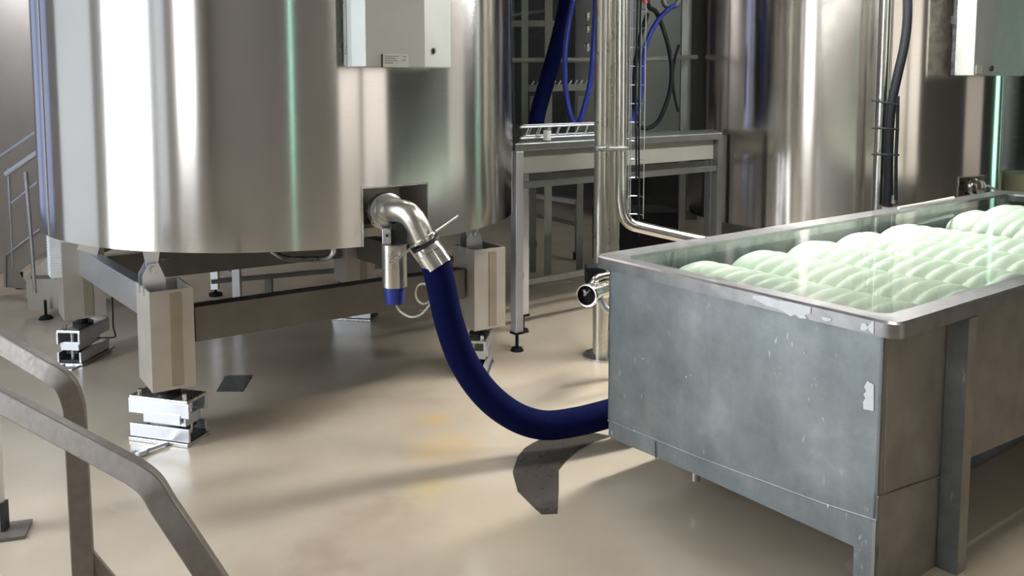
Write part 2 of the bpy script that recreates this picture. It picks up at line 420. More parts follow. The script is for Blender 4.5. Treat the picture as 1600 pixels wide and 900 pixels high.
# second and third tanks
T2C, T2R = (2.50, 6.80), 1.13
T2a = lambda px: tang(px, 290, T2C, T2R)
T2 = tank('fermentation_tank', 'large brushed steel tank behind the tub, with vertical pipe in front', T2C, T2R, .50, 4.3, M['tank2'],
          notch=(T2a(1497), T2a(1540), atCyl(1518, 276, T2C, T2R).z))
T3 = tank('fermentation_tank', 'teal-tinged steel tank cut off by the right picture edge', (5.75, 9.3), 1.13, .50, 4.3, M['teal'])
T4 = tank('fermentation_tank', 'dull grey tank far back behind the hose rack', (1.62, 10.1), .9, .75, 4.3, M['greytank'])
for t, c, R, z0 in ((T2, T2C, T2R, .5), (T3, (5.75, 9.3), 1.13, .5), (T4, (1.62, 10.1), .9, .75)):
    for k in range(4):
        a = math.pi/4+k*math.pi/2
        bm = B(); box(bm, (c[0]+.8*R*math.cos(a), c[1]+.8*R*math.sin(a), (z0+.06)/2), (.14, .14, z0+.06), a); obj('leg', bm, M['legsteel'], t)

# ---- frame of tank 1: four box legs and the beams between them
LF = [V((-1.45, 3.62, 0)), V((-2.33, 4.70, 0)), V((-1.0, 5.52, 0)), V((-.17, 4.50, 0))]
u = (LF[3]-LF[0]).normalized(); v = V((-u.y, u.x, 0)); LA = math.atan2(u.y, u.x)
def legbox(i, base, wd, dp, zb, zt, m):
    root = bpy.data.objects.new('leg', None); COL.objects.link(root)
    # open-topped folded channel leg: three plates, and a raised spine
    bm = B(); th = .008; b = base
    def pl(cu, cv, su, sv, z0=zb, z1=zt):
        c = b+u*cu+v*cv; box(bm, (c.x, c.y, (z0+z1)/2), (su, sv, z1-z0), LA)
    pl(0, -dp/2, wd, th); pl(0, dp/2, wd, th); pl(-wd/2, 0, th, dp+th); pl(wd/2, 0, th, dp+th)
    pl(0, 0, wd, dp, zb, zb+.008)
    bpy.data.objects.remove(root)
    o = obj('leg', bm, m, T1, bevel=.002, origin=(b.x, b.y, zb))
    bm = B(); c = b+u*.015-v*(dp/2+.005); box(bm, (c.x, c.y, (zb+zt)/2), (.046, .005, zt-zb-.03), LA); obj('spine', bm, M['spine'], o, bevel=.001)
    # hinged lug that carries the tank skirt
    c = b-u*(wd*.28)
    bm = B()
    for s in (-.035, .035):
        q = c+v*s
        pts = [(-.045, zt-.03), (.045, zt-.03), (.045, zt+.03), (.018, zt+.10), (-.018, zt+.10), (-.045, zt+.05)]
        hexa(bm, [q+u*x+v*-.004+V((0, 0, z)) for x, z in pts], [q+u*x+v*.004+V((0, 0, z)) for x, z in pts])
    obj('lug', bm, M['bracket'], o)
    bm = B(); cyl(bm, c-v*.06+V((0, 0, zt+.075)), c+v*.06+V((0, 0, zt+.075)), .016, 12); obj('lug_bolt', bm, M['steel'], o, smooth=True)
    bm = B(); q = c; pts = [(-.012, zt+.04), (.012, zt+.04), (.04, TZ+.04), (-.04, TZ+.04)]
    hexa(bm, [q+u*x-v*.02+V((0, 0, z)) for x, z in pts], [q+u*x+v*.02+V((0, 0, z)) for x, z in pts]); obj('tank_lug', bm, M['bracket'], o)
    return o
ZB, ZT = .245, .66
D1 = [(.165, .235), (.2, .2), (.18, .2), (.18, .2)]
cells = []
for i, b in enumerate(LF):
    legbox(i, b, D1[i][0], D1[i][1], ZB, ZT, M['legsteel'])
def beam(a, b, z, hgt, wd, nm='beam', m=None):
    bm = B(); bar(bm, V((a.x, a.y, z)), V((b.x, b.y, z)), wd, hgt); obj(nm, bm, m or M['beam'], T1, bevel=.003)
d01 = (LF[1]-LF[0]).normalized()
beam(LF[0]+d01*.12, LF[1]-d01*.10, .55, .14, .06, m=M['bracket'])
for i, j in ((0, 3), (3, 2), (2, 1)):
    d = (LF[j]-LF[i]).normalized(); beam(LF[i]+d*.11, LF[j]-d*.11, .48, .15, .08)
# ribbed cover plate on the second leg
rc = atY(91, 392, 4.62)
rb = bm = B(); box(bm, (rc.x, rc.y, rc.z), (.09, .10, .27), LA); rcv = obj('ribbed_cover', bm, M['white'], T1, label='white ribbed cover plate')
bm = B()
for k in range(18):
    c = V((rc.x, rc.y, rc.z-.125+k*.0147)); box(bm, c, (.096, .106, .006), LA)
obj('rib', bm, M['white'], rcv, kind='stuff')
bm = B(); q = [V((-2.30, 4.60, .62)), V((-2.12, 4.45, .62)), V((-2.05, 4.50, TZ+.03)), V((-2.30, 4.72, TZ+.03))]
hexa(bm, q, [p+V((-.006, .012, 0)) for p in q]); obj('gusset_plate', bm, M['legsteel'], T1)

# ---- drain pipe under tank: looped steel tube
bm = B(); tube(bm, smooth_path([atY(425, 392, 4.1), atY(445, 403, 4.1), atY(480, 405, 4.1), atY(508, 404, 4.1), atY(520, 396, 4.1), atY(520, 384, 4.1)], 6), .013, 10)
obj('drain_pipe', bm, M['steel'], T1, smooth=True)
bm = B(); tube(bm, [atY(230, 407, 3.75), atY(262, 404, 4.3)], .006, 8); obj('cooling_line', bm, M['steel'], T1)

# ---- load-cell mounts
def mount(pos, ang, label, L=.30, Wd=.13, plate=True, bracket=False):
    t = thing('load_cell_mount', label, 'mount', (pos[0], pos[1], 0), 'load cell mounts')
    p = V((pos[0], pos[1], 0)); R = Matrix.Rotation(ang, 3, 'Z')
    def bx(name, c, s, m, bev=.002, par=t, lab=None):
        bm = B(); q = p+R@V((c[0], c[1], 0)); box(bm, (q.x, q.y, c[2]), s, ang); return obj(name, bm, m, par, bevel=bev, label=lab)
    bx('base_plate', (0, 0, .008), (L, Wd+.02, .016), M['steel'])
    bx('lower_channel', (0, -Wd/2+.006, .046), (L, .012, .056), M['bracket'])
    bx('lower_channel', (0, Wd/2-.006, .046), (L*.96, .012, .056), M['bracket'])
    bx('lower_bed', (0, 0, .026), (L*.98, Wd-.02, .016), M['dark'])
    # stepped load cell body
    bx('load_cell', (.02, -.005, .103), (L*.72, Wd-.03, .045), M['bracket'])
    bx('spacer', (L*.32, 0, .083), (.04, Wd*.5, .05), M['dark'])
    up = bx('upper_channel', (0, -Wd/2+.006, .150), (L*1.02, .012, .062), M['bracket'])
    bm = B(); q = p+R@V((.02, -Wd/2+.001, 0)); box(bm, (q.x, q.y, .112), (L*.60, .010, .04), ang); obj('step', bm, M['bracket'], up, bevel=.001)
    bx('upper_channel', (0, Wd/2-.006, .150), (L*1.0, .012, .062), M['bracket'])
    bx('top_plate', (0, 0, .186), (L*.98, Wd, .014), M['steel'])
    bm = B(); q = p+V((0, 0, .193)); cyl(bm, q, q+V((0, 0, .012)), .052, 24); cyl(bm, q+V((0, 0, .012)), q+V((0, 0, .051)), .026, 20)
    obj('bearing', bm, M['dark'], t, smooth=True)
    for sx in (-1, 1):
        q = p+R@V((sx*L*.38, -Wd*.28, 0)); bm = B(); cyl(bm, q+V((0, 0, .19)), q+V((0, 0, .214)), .010, 6); obj('bolt', bm, M['polish'], t)
    q = p+R@V((L*.36, 0, 0)); bm = B(); cyl(bm, q+V((0, 0, .03)), q+V((0, 0, .19)), .012, 12); obj('tie_bolt', bm, M['steel'], t, smooth=True)
    if plate:
        bx('floor_plate', (0, .0, .004), (L*1.45, .11, .008), M['bracket'])
        for sx in (-1, 1):
            q = p+R@V((sx*L*.66, 0, 0)); bm = B(); cyl(bm, q+V((0, 0, .006)), q+V((0, 0, .028)), .009, 8); obj('anchor', bm, M['polish'], t)
    return t
for i, lab in enumerate(('bright steel load cell mount under the nearest tank leg, spanner beside it', 'dark load cell mount under the left tank leg, thin wire beside it',
                         'load cell mount in deep shade under the rear tank leg', 'slim load cell mount on a flat plate, half hidden by the blue hose')):
    b = LF[i]; rad = (V((TC[0], TC[1], 0))-b).normalized(); a = math.atan2(-rad.x, rad.y)
    mount(b, a, lab, L=(.29 if i < 2 else .26), Wd=(.13 if i < 3 else .10), plate=(i in (1, 3)))
# sensor wire at left mount
bm = B(); tube(bm, smooth_path([atY(174, 440, 4.45), atY(176, 480, 4.5), atY(177, 510, 4.5), atY(180, 522, 4.5), atY(178, 527, 4.5), atY(152, 528, 4.58)], 6), .004, 6)
tag(obj('sensor_wire', bm, M['black'], smooth=True, origin=atY(162, 528, 4.55)), 'thin dark wire hanging beside the left tank mount', 'wire')
# spanner on the floor
sa, sb = atZ(216, 712), atZ(262, 696)
t = thing('spanner', 'small steel spanner lying on the floor before the nearest mount', 'tool', sa)
d = (sb-sa).normalized()
bm = B(); bar(bm, sa+V((0, 0, .012))+d*.03, sb+V((0, 0, .012)), .022, .012); obj('handle', bm, M['bracket'], t, bevel=.004)
bm = B(); n_ = V((-d.y, d.x, 0)); pr = [(-.03, .012), (-.012, .008), (-.012, -.008), (-.03, -.012), (-.022, -.028), (.012, -.026), (.035, -.008), (.035, .008), (.012, .026), (-.022, .028)]
hexa(bm, [sa+d*(x+.01)+n_*y+V((0, 0, .004)) for x, y in pr], [sa+d*(x+.01)+n_*y+V((0, 0, .022)) for x, y in pr]); obj('jaw', bm, M['bracket'], t, bevel=.002)

# ---- control box on tank 1, and its twin on tank 2
def control_box(c, R, pxs, ybot, standoff, label, loc_label=True, ztop=3.0):
    # pxs: left edge, left bevel, front right, right edge
    root = None
    cen = V((c[0], c[1], 0)); pm = atCyl((pxs[0]+pxs[3])/2, ybot, c, R); out = (V((pm.x, pm.y, 0))-cen).normalized(); side = V((-out.y, out.x, 0))
    pf = pm+out*(standoff+.13); zb = atPlane((pxs[1]+pxs[2])/2, ybot, pf, out).z
    X = lambda px, d: (atPlane(px, ybot, pm+out*d, out)-pm).dot(side)
    xl, xr = X(pxs[0], standoff), X(pxs[3], standoff); xfl, xfr = X(pxs[1], standoff+.13), X(pxs[2], standoff+.13)
    root = thing('control_box', label, 'control box', (pf.x, pf.y, zb), 'tank control boxes')
    base = V((pm.x, pm.y, 0))
    bm = B(); q = [(xl, standoff), (xl, standoff+.05), (xfl, standoff+.13), (xfr, standoff+.13), (xr, standoff+.05), (xr, standoff)]
    hexa(bm, [base+side*x+out*d+V((0, 0, zb)) for x, d in q], [base+side*x+out*d+V((0, 0, ztop)) for x, d in q])
    bd = obj('housing', bm, M['box'], root, bevel=.004)
    bm = B(); q = [(xl-.004, standoff-.012), (xr+.02, standoff-.012), (xr+.02, standoff+.012), (xl-.004, standoff+.012)]
    hexa(bm, [base+side*x+out*d+V((0, 0, zb+.004)) for x, d in q], [base+side*x+out*d+V((0, 0, ztop)) for x, d in q]); obj('back_plate', bm, M['steel'], root)
    for s in (xl+.05, xr-.05):
        for zq in (zb+.35, ztop-.3):
            p = base+side*s+V((0, 0, zq)); bm = B(); bar(bm, p, p+out*standoff, .03, .05); obj('mounting_bracket', bm, M['steel'], root)
    return root, base, side, out, zb, xfl, xfr, standoff+.13
CB, cb, cs, co, czb, cxl, cxr, cd = control_box(TC, TR, (541, 572, 664, 695), 105, .05, 'pale steel control box with small name plate on the near tank')
# name plate and latch on the first box
def onfront(px, py): return atPlane(px, py, cb+co*(cd+.0015), co)
a, b_ = onfront(598, 84), onfront(638, 105)
bm = B(); ctr = (a+b_)/2; wq = abs((b_-a).dot(cs)); hq = abs(a.z-b_.z); ang = math.atan2(cs.y, cs.x)
box(bm, (ctr.x, ctr.y, ctr.z), (wq, .003, hq), ang); pl_ = obj('name_plate', bm, M['tagc'], CB)
bm = B()
sgn = 1 if (b_-a).dot(cs) > 0 else -1
for r_, (x0, x1) in enumerate(((.08, .62), (.08, .5), (.08, .58), (.08, .42), (.78, .92), (.78, .9))):
    zz = a.z-hq*(.18+.17*(r_ if r_ < 4 else (r_-4)*1.6))
    for k in range(5):
        f0 = x0+(x1-x0)*k/5; f1 = f0+(x1-x0)/5*.7
        p = V((a.x, a.y, 0))+cs*sgn*wq*(f0+f1)/2+co*.002; box(bm, (p.x, p.y, zz), (wq*(f1-f0), .001, hq*.05), ang)
obj('print', bm, M['ink'], pl_, kind='stuff')
p = onfront(597, 95); bm = B(); box(bm, (p.x, p.y, p.z), (.004, .006, hq), ang); obj('plate_edge', bm, M['dark'], CB)
def latch(p, o, par):
    bm = B(); cyl(bm, p, p+o*.008, .014, 16); lt = obj('latch', bm, M['steel'], par, smooth=True)
    bm = B(); q = p+o*.011; box(bm, (q.x, q.y, q.z), (.005, .006, .02), math.atan2(cs.y, cs.x)); obj('latch_slot', bm, M['dark'], lt)
pr = [cb+cs*cxr+co*cd, None]
latch(atPlane(675, 80, cb+co*(cd-.03), co)+co*.0, co, CB)
CB2, cb2, cs2, co2, czb2, a2, b2, cd2 = control_box(T2C, T2R, (1489, 1521, 1548, 1588), 118, .05, 'pale steel control box on the far tank at top right')
def onf2(px, py): return atPlane(px, py, cb2+co2*(cd2+.001), co2)
bm = B(); p = onf2(1530, 108); box(bm, (p.x, p.y, p.z), (.07, .003, .05), math.atan2(cs2.y, cs2.x)); obj('name_plate', bm, M['tagc'], CB2)
p = onf2(1548, 107); bm = B(); cyl(bm, p, p+co2*.01, .018, 14); obj('latch', bm, M['dark'], CB2)

# ================================================================== OUTLET, CLAMP, HOSE
def clampY(px, py, Y): return atY(px, py, Y)
path = [atY(602, 330, 3.64), atY(609, 330, 3.56), atY(620, 329, 3.48), atY(638, 334, 3.42), atY(652, 352, 3.40), atY(663, 378, 3.40)]
eb = thing('outlet_elbow', 'polished steel pipe elbow with clamp bar coming out of the tank pocket', 'pipe', path[0])
bm = B(); sp = smooth_path(path, 8); tube(bm, sp, .046, 24); obj('elbow', bm, M['pipe'], eb, smooth=True)
def flange(name, c, d, r, th, m, par):
    bm = B(); c, d = V(c), V(d).normalized(); rings_along(bm, c-d*th/2, c+d*th/2, [(0, r*.86), (th*.2, r), (th*.8, r), (th, r*.86)], 28); return obj(name, bm, m, par, smooth=True)
dv = (path[1]-path[0]).normalized()
flange('flange', path[0]+dv*.05, dv, .074, .024, M['steel'], eb)
flange('flange', path[0]+dv*.10, dv, .064, .02, M['polish'], eb)
flange('valve_body', path[0]-dv*.01, dv, .078, .07, M['steel'], eb)
flange('seal', path[0]+dv*.076, dv, .061, .014, M['black'], eb)
dh = (atY(678, 402, 3.40)-atY(663, 378, 3.40)).normalized()
flange('collar', path[-1]-dh*.012, dh, .058, .016, M['polish'], eb)
flange('clamp_ring', path[-1]+dh*.010, dh, .062, .016, M['dark'], eb)
# cross bar of the clamp
bm = B(); tube(bm, [atY(609, 412, 3.33), atY(640, 390, 3.35)], .0055, 10); tube(bm, [atY(682, 361, 3.35), atY(716, 337, 3.33)], .0055, 10)
obj('clamp_bar', bm, M['steel'], eb, smooth=True)
bm = B(); tube(bm, [atY(640, 388, 3.36), atY(654, 408, 3.38)], .006, 8); obj('clamp_strap', bm, M['steel'], eb, smooth=True)
hp = [atY(664, 383, 3.40), atY(680, 408, 3.39), atY(690, 450, 3.39), atY(701, 500, 3.39), atY(722, 560, 3.39), atY(756, 612, 3.40), atY(800, 648, 3.42),
      atY(848, 664, 3.45), atY(900, 659, 3.49), atY(955, 645, 3.56), atY(1010, 628, 3.66), atY(1060, 610, 3.9)]
hose = thing('wine_hose', 'thick dark blue hose curving from the tank outlet to behind the tub', 'hose', hp[7]-V((0, 0, .06)))
sp = smooth_path(hp[1:], 10); bm = B(); tube(bm, sp, .058, 24); obj('hose_body', bm, M['blue'], hose, smooth=True)
bm = B(); d = (hp[1]-hp[0]).normalized(); rings_along(bm, hp[0]+d*.006, hp[1]+d*.03, [(0, .054), (.01, .056), (.03, .056), (.033, .059), ((hp[1]-hp[0]).length+.02, .059)], 28)
obj('ferrule', bm, M['polish'], hose, smooth=True, label='polished steel hose ferrule')
# hanging steel cylinder with blue cap
ct, cbm = atY(616, 381, 3.50), atY(616, 447, 3.50)
sm = thing('sampling_valve', 'small upright steel cylinder with a blue cap under the outlet', 'valve', cbm)
bm = B(); ax = V((0, 0, -1)); ct2 = V((ct.x, ct.y, ct.z)); cyl(bm, ct2, V((ct.x, ct.y, cbm.z)), .050, 28); obj('body', bm, M['pipe'], sm, smooth=True)
bm = B(); rings_along(bm, V((ct.x, ct.y, cbm.z)), V((ct.x, ct.y, cbm.z-.08)), [(0, .041), (.004, .0415), (.062, .038), (.07, .036)], 24); obj('cap', bm, M['blue2'], sm, smooth=True, label='bright blue plastic cap')
bm = B(); q = atY(605, 369, 3.50); box(bm, (q.x, q.y, q.z), (.035, .04, .06)); obj('bracket', bm, M['bracket'], sm, bevel=.003)
bm = B(); q = atY(605, 368, 3.478); cyl(bm, q, q-V((0, .008, 0)), .006, 10); obj('bracket_bolt', bm, M['dark'], sm)
bm = B(); q = atY(624, 365, 3.53); box(bm, (q.x, q.y, q.z), (.07, .06, .09)); obj('valve_block', bm, M['dark'], sm, bevel=.006)
cp = [(618, 475), (626, 487), (640, 495), (655, 493), (667, 482), (676, 466), (673, 453), (664, 444), (654, 446), (649, 458), (653, 470), (662, 475), (672, 470), (682, 458)]
bm = B(); tube(bm, smooth_path([atY(x, y, 3.5+.004*i) for i, (x, y) in enumerate(cp)], 6), .0042, 8)
tag(obj('air_line', bm, M['cord'], smooth=True, origin=atY(618, 475, 3.5)), 'thin white tube looped under the blue cap', 'tube')
bm = B(); q = atY(674, 466, 3.53); box(bm, (q.x, q.y, q.z), (.012, .012, .03), .4); tag(obj('cable_tie', bm, M['black'], origin=q), 'black tie on the looped white tube', 'tie')

# ================================================================== THE STEEL TUB
FL = V((.305, 3.295, 0)); TBv = V((.797, .604, 0)); TAv = V((.604, -.797, 0))
TWID, TLEN, TZR = 1.215, 3.32, .85
def tp(a, b, z): return FL+TAv*a+TBv*b+V((0, 0, z))
tub = thing('steel_tub', 'long worn grey steel tub filled with water, at the right', 'tub', tp(TWID/2, TLEN/2, 0))
tang_ = math.atan2(TBv.y, TBv.x)
def rounded(a0, a1, b0, b1, r, n=6):
    out = []
    for ca, cb_, s in ((a1-r, b0+r, -90), (a1-r, b1-r, 0), (a0+r, b1-r, 90), (a0+r, b0+r, 180)):
        for k in range(n+1):
            t = math.radians(s+90*k/n); out.append((ca+r*math.cos(t), cb_+r*math.sin(t)))
    return out
IN = .045; RW = .085
o_out = rounded(0, TWID, 0, TLEN, .045); o_in = rounded(RW, TWID-RW, RW, TLEN-RW, .05)
# rim: rolled flat lip with a folded-down edge
bm = B(); k = len(o_out)
lv = [[bm.verts.new(tp(a, b, z)) for a, b in pts] for pts, z in ((rounded(.0, TWID, .0, TLEN, .045), TZR-.046), (o_out, TZR-.006),
      (rounded(.007, TWID-.007, .007, TLEN-.007, .042), TZR), (rounded(.02, TWID-.02, .02, TLEN-.02, .04), TZR-.002), (o_in, TZR-.006), (o_in, TZR-.05),
      (rounded(RW-.004, TWID-RW+.004, RW-.004, TLEN-RW+.004, .05), TZR-.05), (rounded(.008, TWID-.008, .008, TLEN-.008, .04), TZR-.012), (rounded(.006, TWID-.006, .006, TLEN-.006, .04), TZR-.046))]
for r0, r1 in zip(lv, lv[1:]+[lv[0]]):
    for i in range(k): bm.faces.new((r0[i], r0[(i+1) % k], r1[(i+1) % k], r1[i]))
rim = obj('rim', bm, M['rim'], tub, smooth=True, label='bright worn steel rim')
# body: front sheet, side sheets, with sloping bottom
def zbot(a): return .132+(.19-.132)*a/TWID
fz = lambda a: zbot(a)
def sheet(name, pts, n, th, m, par=tub, bev=0, label=None):
    bm = B(); n = V(n)*th; hexa(bm, pts, [p+n for p in pts]); return obj(name, bm, m, par, bevel=bev, label=label)
a0, a1, b0, b1 = IN, TWID-.065, IN, TLEN-IN
zt = TZR-.012
front_n = -TBv; side_n = TAv
# lower flange line: upper sheet stands slightly proud of lower band
def fpt(px, py): return atPlane(px, py, tp(0, b0, 0), TBv)
seam = [fpt(960, 661), fpt(1087, 713), fpt(1290, 788), fpt(1367, 812)]
low = [fpt(958, 687), fpt(1087, 742), fpt(1260, 821), fpt(1349, 862)]
cornerA = tp(a1, b0, 0); leftA = tp(a0, b0, 0)
sv = [V((leftA.x, leftA.y, seam[0].z)), seam[1], seam[2], V((cornerA.x, cornerA.y, seam[3].z))]
lv_ = [V((leftA.x, leftA.y, low[0].z)), low[1], low[2], low[3], V((cornerA.x, cornerA.y, low[3].z-.01))]
sheet('front_sheet', [V((leftA.x, leftA.y, zt)), *sv, V((cornerA.x, cornerA.y, zt))], TBv, .01, M['galv'])
ps = [p+TBv*.004 for p in ([V((leftA.x, leftA.y, sv[0].z+.004)), sv[1]+V((0, 0, .004)), sv[2]+V((0, 0, .004)), sv[3]+V((0, 0, .004))]+lv_[::-1])]
sheet('lower_band', ps, TBv, .01, M['galv'])
# crease where the band is welded
bm = B(); tube(bm, [p-TBv*.000 for p in sv], .0028, 6); obj('weld', bm, M['galv'], tub)
cr = fpt(1024, 690); bm = B(); tube(bm, [fpt(1024, 689), fpt(1024.5, 716)], .0016, 5); obj('crack', bm, M['dark'], tub)
# side sheet (camera right) with seam; leg below
def spt(px, py, off=0): return atPlane(px, py, tp(a1+off, 0, 0), TAv)
sz = spt(1372, 776).z
sseam = [V((cornerA.x, cornerA.y, atY(1367, 776, cornerA.y).z)), spt(1475, 742)]
farA = tp(a1, b1, 0)
zl = sseam[0].z
rb = spt(1533, 772).z
sheet('side_sheet', [V((cornerA.x, cornerA.y, zl)), V((farA.x, farA.y, rb)), V((farA.x, farA.y, zt)), V((cornerA.x, cornerA.y, zt))], -TAv, .01, M['sidep'], label='brownish dull side sheet')
# near corner leg: side plate down to the floor and narrow front return
bR = (spt(1476, 700)-tp(a1, 0, 0)).dot(TBv)
sheet('corner_leg', [tp(a1-.002, b0, 0), tp(a1-.002, bR, 0), tp(a1-.002, bR, zl+.004), tp(a1-.002, b0, zl+.004)], -TAv, .01, M['sidep'])
lw = (tp(a1, b0, 0)-fpt(1332, 870)).length
lw = abs((fpt(1332, 875)-tp(0, b0, 0)).dot(TAv)-a1)
sheet('corner_leg', [tp(a1, b0+.006, 0), tp(a1-lw, b0+.006, 0), tp(a1-lw, b0+.006, low[3].z+.03), tp(a1, b0+.006, low[3].z+.03)], TBv, .01, M['galv'])
bm = B(); tube(bm, [sseam[0]+TAv*.0005, sseam[1]+TAv*.0005], .0028, 6); obj('weld', bm, M['sidep'], tub)
bm = B(); tube(bm, [spt(1387, 560, .001), spt(1381, 770, .001)], .0022, 6); obj('weld', bm, M['rim'], tub)
# vertical channel that stands proud of the side: bright cheek facing left, brown face
proud = .064
bC = (spt(1476, 600)-tp(a1, 0, 0)).dot(TBv)
def chan(bc, wid=.055, name='channel_leg'):
    bm = B(); q = [tp(a1-.003, bc, 0), tp(a1+proud, bc, 0), tp(a1+proud, bc+wid, 0), tp(a1-.003, bc+wid, 0)]
    hexa(bm, q, [p+V((0, 0, TZR-.05)) for p in q]); o = obj(name, bm, M['sidep'], tub, bevel=.003)
    bm = B(); q = [tp(a1+.002, bc-.003, 0), tp(a1+proud+.001, bc-.003, 0)]
    hexa(bm, [q[0], q[1], q[1]+TBv*.004, q[0]+TBv*.004], [p+V((0, 0, TZR-.052)) for p in (q[0], q[1], q[1]+TBv*.004, q[0]+TBv*.004)])
    obj('cheek', bm, M['galv'], o, label='blue-grey bright cheek of the channel')
    return o
ch = chan(bC)
chan(bC+1.45); 
# hidden legs and back sheets
sheet('left_sheet', [tp(a0, b0, .2), tp(a0, b1, .2), tp(a0, b1, zt), tp(a0, b0, zt)], TAv, .01, M['galv'])
sheet('far_sheet', [tp(a0, b1, .16), tp(a1, b1, .19), tp(a1, b1, zt), tp(a0, b1, zt)], -TBv, .01, M['galv'])
e5 = .016
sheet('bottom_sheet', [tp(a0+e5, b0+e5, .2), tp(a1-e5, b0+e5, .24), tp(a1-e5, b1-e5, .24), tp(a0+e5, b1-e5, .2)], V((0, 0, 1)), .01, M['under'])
for (a, b) in ((a0+.05, b1-.05), (a1-.05, b1-.05), (a0+.05, b0+1.6)):
    bm = B(); c = tp(a, b, .1); box(bm, (c.x, c.y, .11), (.06, .06, .22), tang_); obj('leg', bm, M['sidep'], tub)
# drain stub below
ds = atPlane(1087, 745, tp(0, b0+.10, 0), TBv); bm = B(); cyl(bm, V((ds.x, ds.y, .24)), V((ds.x, ds.y, ds.z-.012)), .016, 14); obj('drain_stub', bm, M['steel'], tub, smooth=True)
# white paint smears on the rim and front
def smear(pts, n, lab, seed=0, par=tub):
    bm = B(); f = [bm.verts.new(p+V(n)*.0015) for p in pts]; bm.faces.new(f)
    r = bmesh.ops.extrude_face_region(bm, geom=bm.faces[:]); bmesh.ops.translate(bm, verts=[g for g in r['geom'] if isinstance(g, bmesh.types.BMVert)], vec=V(n)*.001)
    obj('paint_smear', bm, M['white'], par, label=lab)
def rp(px, py): return atPlane(px, py, tp(0, 0, 0), TBv)
smear([rp(x, y) for x, y in ((1178, 461), (1195, 463), (1214, 469), (1235, 472), (1268, 480), (1267, 490), (1258, 492), (1262, 498), (1250, 497), (1243, 491), (1236, 494), (1226, 487), (1212, 481), (1200, 478), (1186, 471), (1176, 466))], -TBv, 'white paint smear on the rim')
smear([rp(x, y) for x, y in ((1283, 494), (1290, 495), (1300, 498), (1299, 501), (1292, 502), (1286, 500))], -TBv, 'small white paint fleck on the rim')
smear([rp(x, y) for x, y in ((1347, 505), (1353, 505), (1356, 510), (1360, 506), (1366, 500), (1366, 522), (1361, 519), (1357, 513), (1352, 517), (1345, 515))], -TBv, 'white paint at the rim corner')
smear([fpt(x, y) for x, y in ((1356, 595), (1366, 601), (1366, 642), (1350, 639), (1349, 628), (1353, 622), (1350, 616), (1354, 611), (1351, 604))], -TBv, 'white paint patch on the front edge')
for (x, y, s) in ((1294, 790, 2.2), (1073, 589, 1.5), (1080, 586, 1.2), (1258, 551, 1.5), (1274, 592, 1.3), (1276, 600, 1.3), (1287, 624, 1), (1005, 560, 1)):
    smear([fpt(x-s*.5, y-s), fpt(x+s*.5, y-s), fpt(x+s*.5, y+s), fpt(x-s*.5, y+s)], -TBv, 'tiny white paint fleck')
# water and the pale coils
WZ = .838
bm = B(); pts = rounded(RW-.002, TWID-RW+.002, RW-.002, TLEN-RW+.002, .05); bm.faces.new([bm.verts.new(tp(a, b, WZ)) for a, b in pts])
tag(obj('water', bm, M['water'], origin=tp(TWID/2, TLEN/2, WZ)), 'clear greenish water surface filling the steel tub', 'water')
def coil(bc, aa, ab, r, label, phase):
    bm = B(); L = ab-aa; n = 190; m_ = 56; rings = []
    for i in range(n+1):
        s = i/n; a = aa+L*s
        tap = min(1, (s/.16)) if s < .16 else 1
        tap = math.sin(tap*math.pi/2)**.6 if s < .16 else 1
        e = (1-s)/.05; tap *= math.sqrt(max(.02, 1-(1-min(1, e))**2))
        amp = .024*min(1, max(0, (s-.08)/.15))
        ring = []
        for j in range(m_):
            t = 2*math.pi*j/m_
            w_ = (a/.070)*2*math.pi+t*3.0+phase
            dd = amp*(abs(math.sin(w_/2))**.8-1)
            ring.append(bm.verts.new(tp(a, bc+r*tap*math.cos(t)*1.0+dd*math.cos(t), WZ-.006-r*.72+r*tap*math.sin(t)*.72+dd*math.sin(t))))
        rings.append(ring)
    for i in range(n):
        for j in range(m_): bm.faces.new((rings[i][j], rings[i][(j+1) % m_], rings[i+1][(j+1) % m_], rings[i+1][j]))
    bm.faces.new(rings[0][::-1]); bm.faces.new(rings[-1])
    o = obj('twisted_coil', bm, M['roll'], smooth=True, origin=tp((aa+ab)/2, bc, .6), angle=60)
    tag(o, label, 'coil', 'twisted coils lying under the water')
spc = .36
names = ['nearest pale green twisted coil along the front rim of the tub', 'second pale green twisted coil from the front rim', 'third pale green twisted coil from the front rim',
         'fourth pale green twisted coil from the front rim', 'fifth pale green twisted coil, ending under the upright pipe', 'short sixth coil beyond the gap of open water',
         'seventh pale coil lying near the far end', 'last pale coil against the far end of the tub']
for i in range(8):
    bc = RW+.20+spc*i+.02
    coil(bc, RW+.03+(.48 if i == 5 else (.02 if i < 6 else .0)), TWID-RW-.02, .158, names[i], i*1.3)

# ================================================================== PIPES AT THE MIDDLE
pY = 4.70
pb = atZ(949, 565); pb = V((atY(948, 300, pY).x, pY, 0))
xw = lambda px, Y, py=200: atY(px, py, Y).x
t = thing('pipe_column', 'thick upright steel pipe pair beside the bent pipe', 'pipe', pb)
bm = B(); cyl(bm, (xw(941, pY), pY, 0), (xw(941, pY), pY, 4.9), .042, 24); obj('pipe', bm, M['pipe'], t, smooth=True)
bm = B(); cyl(bm, (xw(957, pY+.06), pY+.07, 0), (xw(957, pY+.06), pY+.07, 4.9), .045, 24); obj('pipe', bm, M['pipe'], t, smooth=True)
bm = B(); cyl(bm, (xw(949, pY), pY+.03, 0), (xw(949, pY), pY+.03, .012), .12, 24); obj('base_flange', bm, M['steel'], t, smooth=True)
